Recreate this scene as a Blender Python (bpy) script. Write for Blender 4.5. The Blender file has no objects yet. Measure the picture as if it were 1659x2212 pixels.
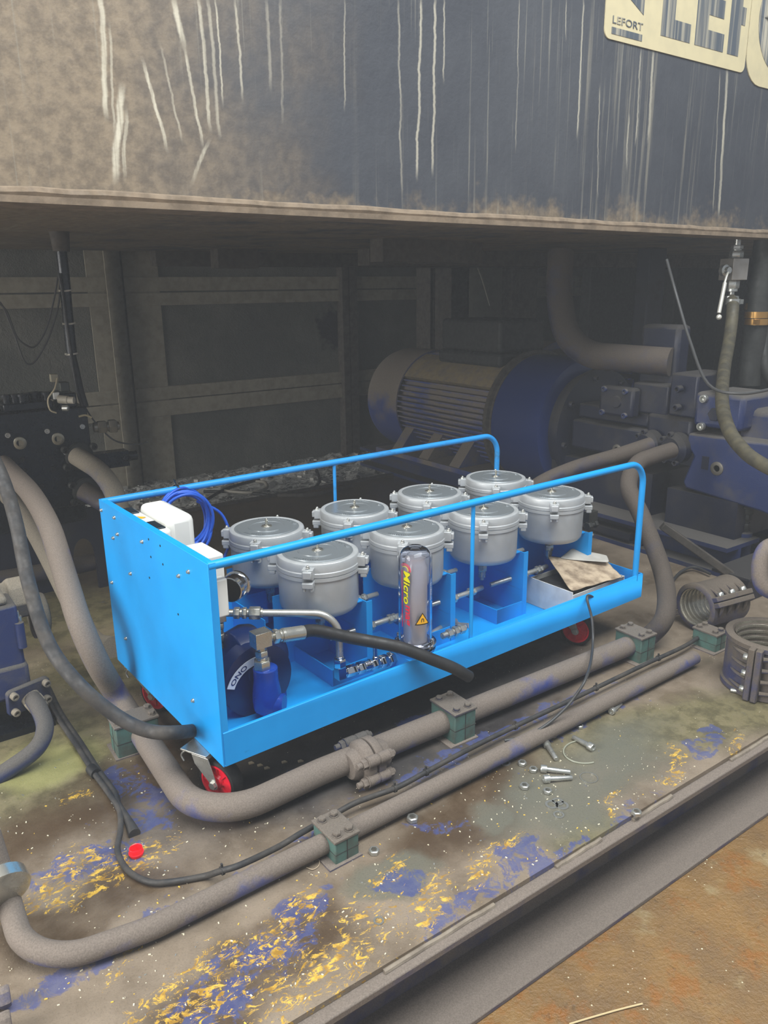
import bpy, bmesh, math, random
from mathutils import Vector, Matrix
random.seed(7)
SC = bpy.context.scene
COL = SC.collection
PI = math.pi

# ---------------------------------------------------------------- camera
RCAM = ((0.8157682, -0.5782590, -0.0117555), (-0.1699756, -0.2202636, -0.9605167), (0.5528381, 0.7855574, -0.2779740))
HC = 0.145                      # underside of the trolley tray above the base plate
TH = math.radians(2.5)          # the trolley stands 2.5 degrees off the machine's axis
FPX = 1670.75
CAM = Vector((-0.590, -1.492, 1.0626 + HC))
cd = bpy.data.cameras.new('camera'); cam = bpy.data.objects.new('camera', cd); COL.objects.link(cam)
cd.sensor_fit = 'HORIZONTAL'; cd.sensor_width = 36.0; cd.lens = FPX * 36.0 / 1659.0
cd.clip_start = 0.05; cd.clip_end = 100
_x, _y, _z = (Vector(r).normalized() for r in RCAM)
cam.matrix_world = Matrix(((_x.x, -_y.x, -_z.x, CAM.x), (_x.y, -_y.y, -_z.y, CAM.y), (_x.z, -_y.z, -_z.z, CAM.z), (0, 0, 0, 1)))
SC.camera = cam

# ---------------------------------------------------------------- light and exposure
SC.view_settings.view_transform = 'Standard'
SC.view_settings.look = 'None'
SC.view_settings.gamma = 1.0
SC.view_settings.exposure = 0.0
SC.view_settings.use_curve_mapping = False
world = bpy.data.worlds.new('overcast_sky'); SC.world = world
world.use_nodes = True
_bg = world.node_tree.nodes['Background']
_bg.inputs[0].default_value = (0.80, 0.88, 1.0, 1)
_bg.inputs[1].default_value = 0.42


def area(name, loc, target, sx, sy, power, color):
    l = bpy.data.lights.new(name, 'AREA'); l.shape = 'RECTANGLE'; l.size = sx; l.size_y = sy
    l.energy = power; l.color = color
    o = bpy.data.objects.new(name, l); COL.objects.link(o)
    o.location = loc
    o.rotation_euler = (Vector(target) - Vector(loc)).to_track_quat('-Z', 'Y').to_euler()
    return o


area('daylight_left_doorway', (-4.5, 1.1, 2.5), (0.6, 0.8, 0.3), 4.4, 3.2, 660, (1.0, 0.985, 0.95))
area('skylight_over_the_front_aisle', (0.6, -1.9, 5.2), (0.7, -0.3, 0.0), 5.0, 2.2, 470, (0.97, 1.0, 1.0))


# ---------------------------------------------------------------- pixel -> point helpers (frame 1659 x 2212)
def ray(px, py):
    c = Vector(((px - 829.5) / FPX, (py - 1106.0) / FPX, 1.0))
    return Vector(tuple(sum(RCAM[k][i] * c[k] for k in range(3)) for i in range(3)))


def at(px, py, z=0.0):
    d = ray(px, py); return CAM + d * ((z - CAM.z) / d.z)


def atY(px, py, Y):
    d = ray(px, py); return CAM + d * ((Y - CAM.y) / d.y)


def atX(px, py, X):
    d = ray(px, py); return CAM + d * ((X - CAM.x) / d.x)


def atD(px, py, D):
    return CAM + ray(px, py) * D


_CM = Matrix.Rotation(-TH, 3, 'Z')


def cl(p):                      # machine frame -> trolley frame
    return _CM @ Vector(p)


def cZ(px, py, z): return cl(at(px, py, z))


def cX(px, py, X):              # point on the trolley plane x = X
    a = cl(CAM); d = _CM @ ray(px, py); return a + d * ((X - a.x) / d.x)


def cY(px, py, Y):
    a = cl(CAM); d = _CM @ ray(px, py); return a + d * ((Y - a.y) / d.y)


def lin(h):
    h = h.lstrip('#'); v = [int(h[i:i + 2], 16) / 255 for i in (0, 2, 4)]
    return tuple(c / 12.92 if c <= .04045 else ((c + .055) / 1.055) ** 2.4 for c in v) + (1,)


# ---------------------------------------------------------------- node helper
class Mt:
    def __init__(s, name, base='#808080', rough=.5, metal=0., spec=.5):
        s.m = bpy.data.materials.new(name); s.m.use_nodes = True
        s.t = s.m.node_tree; s.b = s.t.nodes['Principled BSDF']
        s.set('Base Color', lin(base) if isinstance(base, str) else base)
        s.set('Roughness', rough); s.set('Metallic', metal); s.set('Specular IOR Level', spec)
        s._g = None; s._o = None

    def set(s, k, v):
        i = s.b.inputs[k]
        if hasattr(v, 'node'): s.t.links.new(v, i)
        else: i.default_value = v
        return s

    def nd(s, ty, ins=(), **pr):
        n = s.t.nodes.new('ShaderNode' + ty)
        for k, v in pr.items(): setattr(n, k, v)
        for k, v in ins:
            if v is None: continue
            i = n.inputs[k]
            if hasattr(v, 'node'): s.t.links.new(v, i)
            else: i.default_value = v
        return n

    def pos(s):
        if s._g is None: s._g = s.nd('NewGeometry')
        return s._g.outputs['Position']

    def nrm(s):
        s.pos(); return s._g.outputs['Normal']

    def obj(s):
        if s._o is None: s._o = s.nd('TexCoord')
        return s._o.outputs['Object']

    def noise(s, scale, detail=4, rough=.55, dist=0., vec=None, sc=None):
        v = vec if vec is not None else s.pos()
        if sc is not None: v = s.nd('Mapping', [('Vector', v), ('Scale', sc)]).outputs[0]
        return s.nd('TexNoise', [('Vector', v), ('Scale', scale), ('Detail', detail), ('Roughness', rough), ('Distortion', dist)]).outputs[0]

    def mr(s, v, a, b, c=0., d=1., smooth=True):
        return s.nd('MapRange', [('Value', v), ('From Min', a), ('From Max', b), ('To Min', c), ('To Max', d)],
                    interpolation_type='SMOOTHSTEP' if smooth else 'LINEAR').outputs[0]

    def ma(s, op, a, b=None, clamp=False):
        return s.nd('Math', [(0, a), (1, b)], operation=op, use_clamp=clamp).outputs[0]

    def mix(s, f, a, b):
        a = lin(a) if isinstance(a, str) else a; b = lin(b) if isinstance(b, str) else b
        n = s.nd('Mix', [(0, f), (6, a), (7, b)], data_type='RGBA'); return n.outputs[2]

    def sep(s, v):
        n = s.nd('SeparateXYZ', [(0, v)]); return n.outputs

    def bump(s, h, st=.3, d=.01):
        n = s.nd('Bump', [('Strength', st), ('Distance', d), ('Height', h)]); s.set('Normal', n.outputs[0]); return s

    def blob(s, c, rx, ry, rot=0., edge=.35, vec=None, ax='XY'):
        """soft ellipse mask around c (floor: XY; upright face: XZ)"""
        v = vec if vec is not None else s.pos()
        if ax == 'XY':
            mp = s.nd('Mapping', [('Vector', v), ('Location', (c[0], c[1], 0)), ('Rotation', (0, 0, rot)), ('Scale', (rx, ry, 1e3))], vector_type='TEXTURE')
        else:
            mp = s.nd('Mapping', [('Vector', v), ('Location', (c[0], 0, c[1])), ('Rotation', (0, rot, 0)), ('Scale', (rx, 1e3, ry))], vector_type='TEXTURE')
        ln = s.nd('VectorMath', [(0, mp.outputs[0])], operation='LENGTH').outputs['Value']
        return s.mr(ln, 1 + edge, 1 - edge)

    def warp(s, amt, scale=6, detail=3):
        n = s.nd('TexNoise', [('Vector', s.pos()), ('Scale', scale), ('Detail', detail)]).outputs[1]
        a = s.nd('VectorMath', [(0, n), (1, (.5, .5, .5))], operation='SUBTRACT').outputs[0]
        b = s.nd('VectorMath', [(0, a), (3, amt)], operation='SCALE').outputs[0]
        return s.nd('VectorMath', [(0, s.pos()), (1, b)], operation='ADD').outputs[0]

    def maxs(s, L):
        r = L[0]
        for x in L[1:]: r = s.ma('MAXIMUM', r, x)
        return r


# ---------------------------------------------------------------- mesh helper
def frame(d):
    d = Vector(d).normalized()
    u = d.cross(Vector((0, 0, 1)))
    if u.length < 1e-3: u = Vector((1, 0, 0))
    u.normalize(); return u, d.cross(u).normalized(), d


class MB:
    def __init__(s):
        s.bm = bmesh.new(); s.mi = 0

    def _f(s, vs):
        try: f = s.bm.faces.new(vs)
        except ValueError: return
        f.material_index = s.mi; f.smooth = True

    def box(s, c, d, rz=0., M=None):
        c = Vector(c); d = Vector(d) / 2
        R = M if M is not None else Matrix.Rotation(rz, 3, 'Z')
        v = [s.bm.verts.new(c + R @ Vector((x * d.x, y * d.y, z * d.z))) for z in (-1, 1) for y in (-1, 1) for x in (-1, 1)]
        for f in ((0, 2, 3, 1), (4, 5, 7, 6), (0, 1, 5, 4), (2, 6, 7, 3), (0, 4, 6, 2), (1, 3, 7, 5)): s._f([v[i] for i in f])
        return s

    def bb(s, a, b):
        a = Vector(a); b = Vector(b); return s.box((a + b) / 2, [abs(x) for x in (b - a)])

    def bar(s, a, b, w, h):
        a = Vector(a); b = Vector(b); u, v, d = frame(b - a)
        M = Matrix((d, u, v)).transposed()
        return s.box((a + b) / 2, ((b - a).length, w, h), M=M)

    def rev(s, p, d, prof, n=24, ph=0., cap=(True, True)):
        p = Vector(p); u, v, d = frame(d); rings = []
        for t, r in prof:
            if r < 1e-6: rings.append([s.bm.verts.new(p + d * t)]); continue
            rings.append([s.bm.verts.new(p + d * t + (u * math.cos(2 * PI * i / n + ph) + v * math.sin(2 * PI * i / n + ph)) * r) for i in range(n)])
        for A, B in zip(rings, rings[1:]):
            if len(A) == 1 and len(B) == 1: continue
            for i in range(n):
                j = (i + 1) % n
                if len(A) == 1: s._f([A[0], B[i], B[j]])
                elif len(B) == 1: s._f([A[i], A[j], B[0]])
                else: s._f([A[i], A[j], B[j], B[i]])
        if cap[0] and len(rings[0]) > 1: s._f(rings[0][::-1])
        if cap[1] and len(rings[-1]) > 1: s._f(rings[-1])
        return s

    def cyl(s, a, b, r, r2=None, n=24, ch=0.):
        a = Vector(a); b = Vector(b); L = (b - a).length; r2 = r if r2 is None else r2
        pr = [(0, r), (L, r2)] if not ch else [(0, r - ch), (ch, r), (L - ch, r2), (L, r2 - ch)]
        return s.rev(a, b - a, pr, n)

    def hexa(s, a, b, r, ph=0.):
        a = Vector(a); b = Vector(b); L = (b - a).length; c = min(L * .14, r * .14)
        return s.rev(a, b - a, [(0, r * .9), (c, r), (L - c, r), (L, r * .9)], 6, ph)

    def sweep(s, pts, r, n=14, cap=True):
        pts = [Vector(p) for p in pts]; m = len(pts); R = r if callable(r) else (lambda t: r)
        T = []
        for i in range(m):
            a = pts[max(i - 1, 0)]; b = pts[min(i + 1, m - 1)]; T.append((b - a).normalized())
        u, v, _ = frame(T[0]); rings = []
        for i in range(m):
            if i:
                q = T[i - 1].rotation_difference(T[i]); u = (q @ u).normalized()
                u = (u - T[i] * u.dot(T[i])).normalized()
            v = T[i].cross(u); rr = R(i / (m - 1))
            rings.append([s.bm.verts.new(pts[i] + (u * math.cos(2 * PI * k / n) + v * math.sin(2 * PI * k / n)) * rr) for k in range(n)])
        for A, B in zip(rings, rings[1:]):
            for k in range(n):
                j = (k + 1) % n; s._f([A[k], A[j], B[j], B[k]])
        if cap: s._f(rings[0][::-1]); s._f(rings[-1])
        return s

    def prism(s, poly, d):
        """polygon (3D points) extruded by vector d"""
        d = Vector(d); A = [s.bm.verts.new(Vector(p)) for p in poly]; B = [s.bm.verts.new(Vector(p) + d) for p in poly]
        s._f(A); s._f(B[::-1]); n = len(A)
        for i in range(n):
            j = (i + 1) % n; s._f([A[j], A[i], B[i], B[j]])
        return s

    def ball(s, c, r, n=16, sz=1.):
        pr = [(-r * math.cos(PI * i / 10) * sz, max(r * math.sin(PI * i / 10), 0)) for i in range(11)]
        pr[0] = (pr[0][0], 0); pr[-1] = (pr[-1][0], 0)
        return s.rev(c, (0, 0, 1), pr, n)

    def sock(s, p, d, r, L, n=20):
        """socket head cap screw sitting on p, pointing along d"""
        s.rev(p, d, [(0, r), (L * .88, r), (L, r * .9), (L, r * .58)], n, cap=(True, False))
        return s.rev(Vector(p), d, [(L, r * .58), (L * .45, r * .5), (L * .45, 0)], 6, cap=(False, False))

    def new(s, name, mats, parent=None, loc=None, bev=0., seg=2, ang=40, sub=0):
        bmesh.ops.remove_doubles(s.bm, verts=s.bm.verts, dist=1e-6)
        bmesh.ops.recalc_face_normals(s.bm, faces=s.bm.faces)
        for e in s.bm.edges:
            if len(e.link_faces) == 2 and e.calc_face_angle(0) > math.radians(ang): e.smooth = False
        me = bpy.data.meshes.new(name); s.bm.to_mesh(me); s.bm.free()
        for m in (mats if isinstance(mats, (list, tuple)) else [mats]): me.materials.append(m.m if isinstance(m, Mt) else m)
        o = bpy.data.objects.new(name, me); COL.objects.link(o)
        if parent is not None: o.parent = parent
        if loc is not None: o.location = loc
        if bev:
            b = o.modifiers.new('bevel', 'BEVEL'); b.width = bev; b.segments = seg; b.limit_method = 'ANGLE'; b.angle_limit = math.radians(40)
            b.harden_normals = False
        if sub:
            b = o.modifiers.new('sub', 'SUBSURF'); b.levels = b.render_levels = sub
        return o


def spline(P, n=8):
    P = [Vector(p) for p in P]; Q = [2 * P[0] - P[1]] + P + [2 * P[-1] - P[-2]]; out = []
    for i in range(1, len(Q) - 2):
        a, b, c, d = Q[i - 1:i + 3]
        for k in range(n):
            t = k / n
            out.append(.5 * ((2 * b) + (c - a) * t + (2 * a - 5 * b + 4 * c - d) * t * t + (3 * b - a - 3 * c + d) * t ** 3))
    out.append(P[-1]); return out


def fil(P, rad, n=8):
    """polyline with rounded corners"""
    P = [Vector(p) for p in P]; out = [P[0]]
    for i in range(1, len(P) - 1):
        a, b, c = P[i - 1:i + 2]; r = rad[i - 1] if isinstance(rad, (list, tuple)) else rad
        d1 = (a - b); d2 = (c - b); q = min(r, d1.length * .49, d2.length * .49)
        s = b + d1.normalized() * q; e = b + d2.normalized() * q
        for k in range(n + 1):
            t = k / n; h = .55
            c1 = s + (b - s) * h; c2 = e + (b - e) * h
            out.append(s * (1 - t) ** 3 + c1 * 3 * t * (1 - t) ** 2 + c2 * 3 * t * t * (1 - t) + e * t ** 3)
    out.append(P[-1]); return out


def dens(P, step=.05):
    out = [P[0]]
    for a, b in zip(P, P[1:]):
        k = max(1, int((b - a).length / step))
        for i in range(1, k + 1): out.append(a.lerp(b, i / k))
    return out


def fit(mb, p, d, segs):
    """string of fittings along d: ('h'|'c', length, radius)"""
    p = Vector(p); d = Vector(d).normalized()
    for k, L, r in segs:
        q = p + d * L
        if k == 'h': mb.hexa(p, q, r)
        else: mb.cyl(p, q, r, n=20, ch=min(.0012, L * .2))
        p = q
    return p


def tag(o, label=None, cat=None, group=None, kind=None):
    if label: o['label'] = label
    if cat: o['category'] = cat
    if group: o['group'] = group
    if kind: o['kind'] = kind
    return o


def empty(name, loc=(0, 0, 0), rz=0., label=None, cat=None, group=None):
    o = bpy.data.objects.new(name, None); COL.objects.link(o); o.empty_display_size = .05
    o.location = loc; o.rotation_euler = (0, 0, rz); return tag(o, label, cat, group)


def kids(o): return [c for c in bpy.data.objects if c.parent == o]


def dup(o, parent=None, loc=None):
    c = o.copy(); COL.objects.link(c)
    if parent is not None: c.parent = parent
    if loc is not None: c.location = loc
    for ch in kids(o):
        if ch is not c: dup(ch, c)
    return c


def text_mesh(s, size, ext=.0006, bold=0., shear=0.):
    cu = bpy.data.curves.new('t', 'FONT'); cu.body = s; cu.size = size; cu.extrude = ext; cu.offset = bold; cu.shear = shear
    cu.resolution_u = 3
    o = bpy.data.objects.new('t', cu); COL.objects.link(o)
    bpy.context.view_layer.update()
    dg = bpy.context.evaluated_depsgraph_get()
    me = bpy.data.meshes.new_from_object(o.evaluated_get(dg))
    bpy.data.objects.remove(o); bpy.data.curves.remove(cu)
    return me


def put_text(name, s, w, h, fn, mat, parent, ext=.0006, bold=0., shear=0.):
    """lettering stretched to w x h, mapped by fn(x, y, depth) -> point"""
    me = text_mesh(s, 1., ext, bold, shear)
    xs = [v.co.x for v in me.vertices]; ys = [v.co.y for v in me.vertices]
    x0, x1, y0, y1 = min(xs), max(xs), min(ys), max(ys)
    bm = bmesh.new(); bm.from_mesh(me)
    if w > .3 * 0 and fn is not None:
        bmesh.ops.subdivide_edges(bm, edges=[e for e in bm.edges if e.calc_length() > .12], cuts=2)
    for v in bm.verts:
        v.co = fn((v.co.x - x0) / (x1 - x0) * w, (v.co.y - y0) / (y1 - y0) * h, v.co.z)
    bm.to_mesh(me); bm.free(); me.name = name; me.materials.clear(); me.materials.append(mat.m)
    o = bpy.data.objects.new(name, me); COL.objects.link(o); o.parent = parent
    return o
# ---------------------------------------------------------------- materials
def simple(name, base, rough=.5, metal=0., spec=.5, nz=0., bump=0., bs=300, dark=None):
    m = Mt(name, base, rough, metal, spec)
    if nz:
        n = m.noise(18, 5, .6, vec=m.obj()); m.set('Base Color', m.mix(m.mr(n, .35, .7, 0, nz), base, dark or '#2a2622'))
        m.set('Roughness', m.mr(m.noise(40, 4, vec=m.obj()), .3, .7, rough * .8, min(1, rough * 1.25)))
    if bump: m.bump(m.noise(bs, 3, vec=m.obj()), bump, .002)
    return m


BLUE = Mt('trolley_blue_paint', '#0a8fe0', .42)
_n = BLUE.noise(7, 4, .6, vec=BLUE.obj()); _s = BLUE.noise(26, 5, .7, vec=BLUE.obj(), sc=(1, .25, 3))
BLUE.set('Base Color', BLUE.mix(BLUE.mr(_s, .64, .74, 0, .45), BLUE.mix(BLUE.mr(_n, .3, .7), '#0093de', '#059ae6'), '#1a5f86'))
BLUE.bump(BLUE.noise(220, 2, vec=BLUE.obj()), .06, .001)
RAILB = Mt('handled_blue_paint', '#1a88cf', .45)
_n = RAILB.noise(9, 6, .7, vec=RAILB.obj(), sc=(1, 3, 3))
RAILB.set('Base Color', RAILB.mix(RAILB.mr(_n, .5, .72, 0, .6), '#1a8fd8', '#2b5a70'))
DBLUE = simple('deep_blue_enamel', '#0b3f9e', .22, nz=.3, dark='#05204e')
MOTB = simple('pump_dark_enamel', '#13244a', .35, nz=.5, dark='#0a0f18')
SILV = simple('silver_hammer_paint', '#b4b7b8', .42, .25, nz=.15, dark='#7c7d7d', bump=.12, bs=500)
LIDM = simple('silver_lid_paint', '#8d9396', .3, .45, bump=.05, bs=500)
ZINC = simple('zinc_steel', '#bfc0ba', .3, .8, nz=.3, dark='#85807a')
CHRO = simple('bright_chrome', '#c9ccd0', .12, 1.)
NICK = simple('nickel_fitting', '#c2bfb4', .25, .85, nz=.15, dark='#8f8b80')
BRAS = simple('brass', '#b98a4a', .35, .9)
COPP = simple('brass_hose_clamp', '#c79a5a', .3, .9)
STEEL = simple('drawn_steel_tube', '#c4c3bd', .33, .7, nz=.2, dark='#97938a')
BLK = simple('black_rubber', '#1b1c1e', .55, nz=.25, dark='#3a3733', bump=.1, bs=250)
BLKD = simple('dusty_black_rubber', '#2a2a2b', .7, nz=.6, dark='#4c463f', bump=.15, bs=250)
TIRE = simple('tyre_rubber', '#161718', .6, nz=.3, dark='#2c2a28')
RED = simple('red_plastic', '#d8122f', .35)
REDC = simple('red_cap_plastic', '#ff1a2a', .35)
WHT = simple('white_plastic', '#dcdcd6', .4, nz=.08, dark='#9c9a90')
TINT = simple('smoked_plastic', '#16242e', .15)
YEL = simple('warning_yellow', '#f0b32a', .4)
YELB = simple('logo_yellow', '#f2e800', .4)
REDL = simple('logo_red', '#e8203a', .4)
BLKP = simple('black_print', '#10100f', .4)
WHP = simple('white_print', '#e6e8ea', .4)
BCAB = simple('blue_cable', '#1250b8', .4)
GCAB = simple('grey_cable', '#3a3a3a', .45)
PAPR = simple('oily_cardboard', '#b8a58c', .8, nz=.8, dark='#5d4a38')
PAPB = simple('stained_packaging', '#d3d3cf', .7, nz=.3, dark='#8f8b84')
GRNP = simple('green_clamp_plastic', '#4c6e66', .6, nz=.8, dark='#4a453c')
BLKM = simple('oily_black_steel', '#14181f', .28, .2, nz=.5, dark='#07090c')
DARK = simple('sooty_dark_steel', '#2f302e', .6, .1, nz=.5, dark='#1b1b1a', bump=.1, bs=80)
DARK2 = simple('dusty_brown_steel', '#4a443d', .75, nz=.6, dark='#2a2723', bump=.1, bs=90)

GLS = Mt('clear_bowl', '#f1f3fc', .02)
GLS.set('Transmission Weight', 1.0); GLS.set('IOR', 1.35)


def dusty(name, blue, dust, lo=.35, hi=.6, rough=.55, up=.5, sc=5):
    """paint that carries settled dust on its upper faces, with rubbed patches"""
    m = Mt(name, blue, rough)
    z = m.sep(m.nrm())[2]
    n = m.noise(sc, 6, .62); n2 = m.noise(330, 3, .7)
    v = m.ma('ADD', m.ma('MULTIPLY', z, up), n)
    f = m.mr(v, lo, hi)
    d = m.mix(m.mr(n2, .3, .7), dust, tuple(c * .68 for c in lin(dust)[:3]) + (1,))
    m.set('Base Color', m.mix(f, blue, d)); m.set('Roughness', m.mr(f, 0, 1, .38, .85))
    m.bump(m.ma('ADD', m.noise(220, 4, .7), m.ma('MULTIPLY', m.noise(25, 3), .5)), .3, .003)
    return m


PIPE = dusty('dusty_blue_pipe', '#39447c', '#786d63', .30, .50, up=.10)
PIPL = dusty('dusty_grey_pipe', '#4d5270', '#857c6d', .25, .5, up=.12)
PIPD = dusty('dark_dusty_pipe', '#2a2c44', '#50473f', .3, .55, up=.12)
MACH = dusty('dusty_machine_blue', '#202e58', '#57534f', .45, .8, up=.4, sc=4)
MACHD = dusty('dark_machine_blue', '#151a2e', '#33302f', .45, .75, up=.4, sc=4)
MOTR = dusty('dusty_motor_paint', '#3b4a86', '#8a7f73', .35, .6, up=.25, sc=3)
COUP = dusty('muddy_coupling', '#24305f', '#655b50', .25, .55, up=.2, sc=8)
CLTP = dusty('dusty_clamp_plate', '#2f3550', '#6f665c', .3, .55, up=.3, sc=9)

# upright steel of the back wall
WALLM = Mt('sooty_container_steel', '#4b4a44', .8)
_n = WALLM.noise(1.3, 5, .6); _m = WALLM.noise(30, 5, .65)
WALLM.set('Base Color', WALLM.mix(WALLM.mr(_n, .35, .65), '#6f6d64', '#55564f'))
_cl = WALLM.blob((2.55, 0.93), .12, .17, 0, .3, vec=WALLM.warp(.25, 9), ax='XZ')
WALLM.set('Base Color', WALLM.mix(_cl, WALLM.mix(WALLM.mr(_n, .35, .65), '#6f6d64', '#55564f'), '#1d1a20'))
WALLM.bump(WALLM.ma('ADD', _m, WALLM.ma('MULTIPLY', WALLM.noise(140, 3), .5)), .5, .02)
RIBM = simple('dusty_wall_rail', '#948d7c', .8, nz=.5, dark='#6d675a', bump=.3, bs=60)


# overhead tank: dark paint, brown grime low and left, pale run marks
def tank_mat():
    m = Mt('grimy_tank_paint', '#45474d', .6)
    X, Y, Z = m.sep(m.pos())
    n = m.noise(2.2, 6, .62); f = m.noise(35, 4, .6)
    grime = m.maxs([m.mr(m.ma('ADD', X, m.ma('MULTIPLY', n, .9)), 1.25, .45),
                    m.ma('MULTIPLY', m.mr(m.ma('ADD', Z, m.ma('MULTIPLY', m.noise(3.2, 5, .7), -.62)), 1.20, 1.08), .9)])
    c = m.mix(grime, m.mix(m.mr(n, .3, .7), '#3b3e45', '#45484e'), m.mix(m.mr(f, .3, .7), '#8a7b66', '#6b5f50'))
    # broad faint runs
    st = m.noise(1., 5, .7, vec=m.pos(), sc=(26, 1, .55)); ms = m.noise(1., 2, vec=m.pos(), sc=(2.2, 1, .8))
    s1 = m.ma('MULTIPLY', m.mr(st, .56, .72), m.mr(ms, .42, .6))
    st2 = m.noise(1., 4, .6, vec=m.pos(), sc=(70, 1, 1.1)); s2 = m.ma('MULTIPLY', m.mr(st2, .58, .7), m.mr(m.noise(1.7, 2), .4, .6))
    c = m.mix(m.ma('MULTIPLY', s1, .55), c, '#9a9484'); c = m.mix(m.ma('MULTIPLY', s2, .5), c, '#8f8c80')
    # definite runs: (px at top, px at bottom, top y, bottom y, width, strength)
    wob = m.ma('MULTIPLY', m.ma('SUBTRACT', m.noise(1., 4, .7, vec=m.pos(), sc=(1.2, 1, 9)), .5), .022)
    runs = [((218, -20), (228, 260), .012, .85), ((236, 60), (246, 300), .006, .5), ((262, 190), (248, 398), .016, 1.), ((272, 240), (268, 390), .009, .6),
            ((308, 135), (365, 330), .009, .9), ((345, 100), (395, 310), .006, .45), ((376, 0), (398, 110), .014, .85), ((398, 110), (440, 320), .008, .8), ((450, 310), (412, 400), .011, .6),
            ((430, 0), (455, 285), .009, .75), ((450, 0), (475, 300), .009, .75), ((466, 0), (482, 230), .005, .6), ((508, 0), (525, 220), .007, .55), ((577, 0), (585, 200), .009, .3), ((605, 0), (612, 270), .007, .28),
            ((745, 0), (744, 240), .005, .4), ((860, 0), (868, 420), .007, .5), ((910, 0), (900, 390), .009, .6), ((940, 0), (934, 380), .009, .65), ((960, 0), (958, 180), .006, .5),
            ((1122, 0), (1113, 330), .005, .4), ((1222, 0), (1222, 90), .005, .45), ((1260, 0), (1247, 300), .007, .6), ((1295, 190), (1290, 430), .006, .35), ((1385, 110), (1373, 315), .009, .6), ((1412, 110), (1400, 310), .013, .5), ((1359, 250), (1353, 370), .005, .6),
            ((1571, 150), (1552, 470), .016, .7), ((1555, 160), (1540, 460), .008, .4)]
    for a, b, w, k in runs:
        A = atY(a[0], a[1], TKY); B = atY(b[0], b[1], TKY)
        # distance from the run's centre line at this height
        sl = (B.x - A.x) / (B.z - A.z)
        cx = m.ma('MULTIPLY_ADD', Z, sl); cx.node.inputs[2].default_value = A.x - sl * A.z
        d = m.ma('ABSOLUTE', m.ma('SUBTRACT', m.ma('ADD', X, wob), cx))
        e = m.mr(d, w * .75, w * .2)
        lo, hi = min(A.z, B.z), max(A.z, B.z)
        e = m.ma('MULTIPLY', m.ma('MULTIPLY', e, m.mr(Z, lo - .01, lo + .05)), m.mr(Z, hi + .02, hi - .03))
        e = m.ma('MULTIPLY', m.ma('MULTIPLY', e, k), m.mr(st2, .3, .6, .45, 1.))
        c = m.mix(e, c, '#c9c2ae')
    m.set('Base Color', c)
    m.set('Roughness', m.mr(n, .3, .7, .5, .7))
    m.bump(m.ma('ADD', f, m.ma('MULTIPLY', n, .6)), .25, .006)
    return m


TKY = 0.62                       # front face of the overhead tank
TANK = tank_mat()
LIPM = simple('caked_dust_lip', '#857562', .9, nz=.7, dark='#5c5042', bump=.5, bs=60)
SIGN = simple('cream_sign_film', '#cbbf9a', .5, nz=.25, dark='#a8a088')
SIGT = Mt('faded_blue_lettering', '#586470', .8)
_n = SIGT.noise(1., 4, .7, vec=SIGT.pos(), sc=(40, 1, .8))
SIGT.set('Base Color', SIGT.mix(SIGT.mr(_n, .42, .66), '#4b535c', '#9c9788'))


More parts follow.
